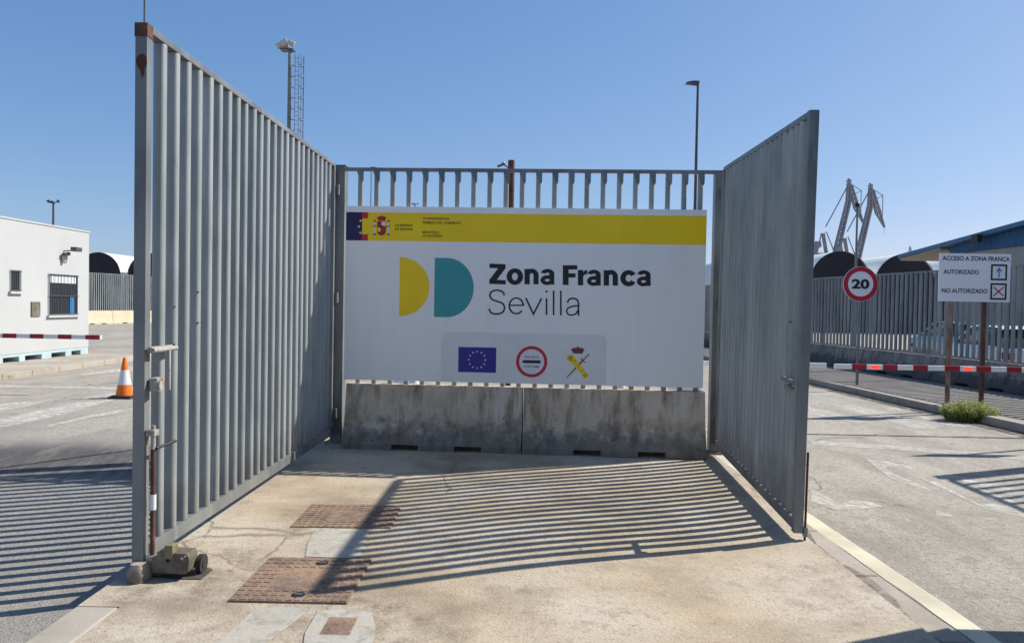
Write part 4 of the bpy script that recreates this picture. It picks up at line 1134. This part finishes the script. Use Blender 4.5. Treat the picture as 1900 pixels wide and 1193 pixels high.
# ------------------------------------------------------------------ weeds
def weed(center, rx, ry, h, n, label):
    mb = MB(); r_ = random.Random(11)
    for i in range(n):
        a_ = r_.uniform(0, 2*math.pi); q_ = math.sqrt(r_.random()); x = rx*q_*math.cos(a_); y = ry*q_*math.sin(a_)
        lean = Vector((x/rx*.6+r_.uniform(-.4,.4), y/ry*.6+r_.uniform(-.4,.4), 1)).normalized()
        hh_ = h*(1-.45*q_)*r_.uniform(.45,1.05); w_ = r_.uniform(.003,.007)
        side = lean.cross(Vector((r_.uniform(-1,1), r_.uniform(-1,1), 0))).normalized()*w_
        p0 = Vector((x, y, 0)); p1 = p0+lean*hh_*.55; p2 = p1+(lean+Vector((r_.uniform(-.3,.3), r_.uniform(-.3,.3), -.15))).normalized()*hh_*.5
        mb.cm = 0 if r_.random() < .7 else 1
        mb.add([p0-side, p0+side, p1+side, p1-side, p2], [(0,1,2,3), (3,2,4)])
        if r_.random() < .8:
            for t in (.4,.55,.7,.85):
                b0 = p0.lerp(p2, t); dr = Vector((r_.uniform(-1,1), r_.uniform(-1,1), r_.uniform(0,.8))).normalized()*.05
                sd = dr.cross(Vector((0,0,1))).normalized()*.008
                mb.add([b0, b0+dr*.5+sd, b0+dr, b0+dr*.5-sd], [(0,1,2,3)])
    o = mb.build('weed_clump', [m_leaf, m_leaf2]); o.location = center
    return tag(o, label, 'weed', 'weeds along the kerbs')
c = G(1804, 783, ROAD)
weed((c.x, c.y+.10, ROAD), .36, .16, .46, 1700, 'bushy green weed clump growing against the kerb below the access sign')
c = G(2, 702, ROAD); weed((c.x, c.y, ROAD), .22, .12, .12, 220, 'small low weed at the kerb in front of the white cabin')

# ------------------------------------------------------------------ poles and masts
def lamp_post(px_, top_py, Y, arm, label, grp='tall street lamps', r=.09, head=.9):
    p = atY(px_, top_py, Y); o = empty('street_lamp', (p.x, p.y, ROAD), 0, label, 'street lamp', grp); H = p.z-ROAD
    MB().tube((0,0,0), (0,0,H), r, r*.55, n=10).build('pole', m_dsteel, o)
    MB().tube((0,0,H-.02), (arm*.45,0,H+.03), .04).build('arm', m_dsteel, o)
    mb = MB(); s_ = 1 if arm > 0 else -1
    mb.prism([(s_*-.02,H-.03),(s_*head*1.05,H+.02),(s_*head*1.05,H+.05),(s_*head*.5,H+.10),(s_*-.02,H+.10)], -.15, .15, axis='y'); mb.build('lamp_head', m_dsteel, o, bevel=.02)
    return o
lamp_post(1295, 157, 30, -.6, 'tall thin street lamp right of centre, its flat head pointing left', r=.085, head=.45)
lamp_post(689, 313, 55, .6, 'distant street lamp seen through the fence bars at the left end of the signboard', r=.05, head=.4)
p = lamp_post(269, -90, 25, .8, 'pale pole rising above the rusty top corner of the left gate leaf', r=.05, head=.5)
def mast(px_, top_py, Y, r, label, cage=False, heads=3, group='floodlight masts'):
    p = atY(px_, top_py, Y); o = empty('floodlight_mast', (p.x, p.y, ROAD), 0, label, 'floodlight mast', group); H = p.z-ROAD; k = 1 if cage else max(.55, .8-(Y-110)*.005)
    MB().tube((0,0,0), (0,0,H), r*1.25, r*.8, n=12).build('pole', m_frame if cage else m_dsteel, o)
    MB().box(-.7*k,.35*k,-.4*k,.4*k,H-.0,H+.08*k).build('platform', m_dsteel, o)
    offs = ((-.75,-.2,.35),(-.35,-.35,.55),(.2,-.3,.5),(-.45,.3,.45))[:heads] if cage else ((-.9,0,.35),(-.2,-.1,.2),(.9,0,.35))
    for (x, y, z) in offs:
        h_ = MB().box(-.26*k,.26*k,-.12*k,.12*k,-.2*k,.2*k).build('lamp_head', m_alu if cage else m_dsteel, o, bevel=.03)
        h_.location = (x*k, y*k, H+z*k); h_.rotation_euler = (R(35), R(-25 if x < 0 else 25), 0)
    if not cage:
        MB().bar((-.9*k,0,H+.15*k), (.9*k,0,H+.15*k), .1*k, .1*k).build('crossbar', m_dsteel, o)
    if cage:
        mb = MB()
        for x in (.42,.72): mb.bar((x,0,0), (x,0,H-.3), .04, .04)
        z = .3
        while z < H-.4: mb.bar((.42,0,z), (.72,0,z), .03, .03); z += .35
        mb.build('ladder', m_frame, o)
        mb = MB()
        for (x, y) in ((1.12,0),(1.0,-.3),(1.0,.3)): mb.bar((x,y,2.5), (x,y,H-.4), .035, .035)
        z = 2.5
        while z < H-.4:
            P = [(.72,0),(.8,-.28),(1.0,-.32),(1.13,0),(1.0,.32),(.8,.28),(.72,0)]
            for i in range(6): mb.bar((P[i][0],P[i][1],z), (P[i+1][0],P[i+1][1],z), .04, .05)
            mb.bar((0,0,z), (.45,0,z), .05, .05); z += .85
        mb.build('safety_cage', m_frame, o)
    return o
mast(538, 95, 60, .17, 'tall floodlight mast with a caged ladder, above the left gate leaf', True, 4)
mast(99, 377, 110, .17, 'distant floodlight mast above the white cabin roof')
mast(770, 380, 150, .12, 'far floodlight mast whose heads just show over the signboard')
p = atY(949, 298, 11.2)
rp = empty('camera_pole', (p.x, p.y, ROAD), 0, 'short rusty pole with a surveillance camera, behind the fence panel', 'pole'); H = p.z-ROAD
MB().tube((0,0,0), (0,0,H), .05, n=14).build('shaft', m_rust, rp)
MB().bar((-.03,0,H-.12), (-.11,-.02,H-.07), .015, .015).build('bracket', m_dsteel, rp)
cm = MB().bar((-.10,-.05,H-.06), (-.20,-.10,H-.11), .035, .035).build('camera', m_dsteel, rp, bevel=.006)
MB().lathe([(.001,-.02),(.02,-.015),(.022,0),(.015,.012),(.001,.015)], (-.12,-.02,H-.04), 12).build('camera_dome', m_alu, rp)
p = atY(1591, 384, 33)
cp = empty('camera_mast', (p.x, p.y, ROAD), 0, 'thin pole with a dark dome camera, rising behind the 20 sign', 'pole'); H = p.z-ROAD
MB().tube((0,0,0), (0,0,H), .06, .04).build('shaft', m_frame, cp)
MB().lathe([(.001,-.02),(.08,.0),(.11,.09),(.08,.17),(.001,.2)], (0,0,H), 14).build('dome_camera', m_blk, cp)

# ------------------------------------------------------------------ harbour cranes
def crane(dx, dy, Y, label, k=1.0, group='harbour cranes'):
    o = empty('harbour_crane', (0,0,0), 0, label, 'crane', group)
    ref = atY(1550+dx, 470+dy, Y); o.location = (ref.x, ref.y, ROAD)
    Q = lambda x, y, d=0: (lambda p: Vector((p.x-ref.x, d, p.z-ROAD)))(atY(1550+dx+(x-1550)*k, 470+dy+(y-470)*k, Y))
    s_ = Y/FPX*k
    def lattice(a_, b_, w0, w1, nm, n=9, t=.9):
        mb = MB(); a_, b_ = Vector(a_), Vector(b_); d = (b_-a_).normalized(); side = Vector((d.z,0,-d.x))
        prev = None
        for i in range(n+1):
            f = i/n; c_ = a_.lerp(b_, f); w_ = (w0+(w1-w0)*f)*s_/2
            ring_ = [c_+side*w_*i_+Vector((0,w_*j_,0)) for i_, j_ in ((-1,-1),(1,-1),(1,1),(-1,1))]
            if prev:
                for q_ in range(4):
                    mb.bar(prev[q_], ring_[q_], t*s_, t*s_); mb.bar(prev[q_], ring_[(q_+1) % 4], t*s_*.7, t*s_*.7)
            for q_ in range(4): mb.bar(ring_[q_], ring_[(q_+1) % 4], t*s_*.7, t*s_*.7)
            prev = ring_
        return mb.build(nm, m_crane, o)
    lattice(Q(1549,478), Q(1574,375), 7.5, 6, 'boom', 10, 2.5)
    lattice(Q(1574,375), Q(1575,340), 6, 4, 'boom_head', 4, 2.0)
    lattice(Q(1578,345), Q(1590,388), 5, 7, 'jib', 5, 1.8)
    lattice(Q(1590,388), Q(1601,413), 6, 1.5, 'jib_tip', 4, 1.5)
    MB().bar(Q(1573,345), Q(1532,421), 1.7*s_, 1.7*s_).build('back_stay', m_crane, o)
    mb = MB(); mb.bar(Q(1576,340), Q(1598,354), 1.1*s_, 1.1*s_); mb.bar(Q(1598,354), Q(1597,408), 1.1*s_, 1.1*s_); mb.bar(Q(1578,365), Q(1598,354), 1.1*s_, 1.1*s_)
    mb.build('jib_ties', m_crane, o)
    mb = MB(); c_ = Q(1575,336); mb.bar(c_+Vector((-4*s_,0,-1*s_)), c_+Vector((4*s_,0,1*s_)), 3*s_, 4*s_); mb.bar(c_+Vector((0,0,-4*s_)), c_+Vector((0,0,5*s_)), 2*s_, 2*s_); mb.bar(c_+Vector((-3*s_,0,4*s_)), c_+Vector((5*s_,0,-4*s_)), 1*s_, 1*s_)
    mb.build('sheave_head', m_crane, o)
    mb = MB(); mb.prism([(Q(1515,0).x,Q(0,448).z),(Q(1519,0).x,Q(0,432).z),(Q(1526,0).x,Q(0,422).z),(Q(1533,0).x,Q(0,420).z),(Q(1535,0).x,Q(0,430).z),(Q(1527,0).x,Q(0,436).z),(Q(1522,0).x,Q(0,450).z)], -5*s_, 5*s_, axis='y')
    mb.build('counterweight', m_crane, o)
    mb = MB(); mb.bar(Q(1527,433), Q(1533,470), 5*s_, 5*s_); mb.bar(Q(1524,433), Q(1516,470), 1.8*s_, 1.8*s_); mb.bar(Q(1533,430), Q(1548,468), 1.5*s_, 1.5*s_); mb.bar(Q(1515,448), Q(1513,468), 5*s_, 3*s_)
    mb.build('mast_frame', m_crane, o)
    g = Q(1530,470); h = g.z
    mb = MB(); mb.box(g.x-14*s_, g.x+24*s_, -9*s_, 9*s_, h-16*s_, h+0*s_); mb.build('machine_house', m_crane, o)
    mb = MB()
    for (x, y) in ((-16,-12),(26,-12),(26,12),(-16,12)): mb.bar((g.x+x*s_*.6+2*s_, y*s_*.5, h-16*s_), (g.x+x*s_, y*s_, 0), 3*s_, 3*s_)
    mb.build('portal_legs', m_crane, o)
    mb = MB(); b_ = Q(1601,413); mb.bar(b_, b_+Vector((0,0,-14*s_)), .35*s_, .35*s_); mb.build('hoist_rope', m_crane, o)
    return o
crane(0, 0, 320, 'pale luffing harbour crane on the left of the pair, its boom behind the 20 sign')
crane(40, 9, 300, 'pale luffing harbour crane on the right of the pair, its jib free against the sky')
crane(134, 8, 700, 'tiny far crane showing just over the tip of the blue roof', .16)
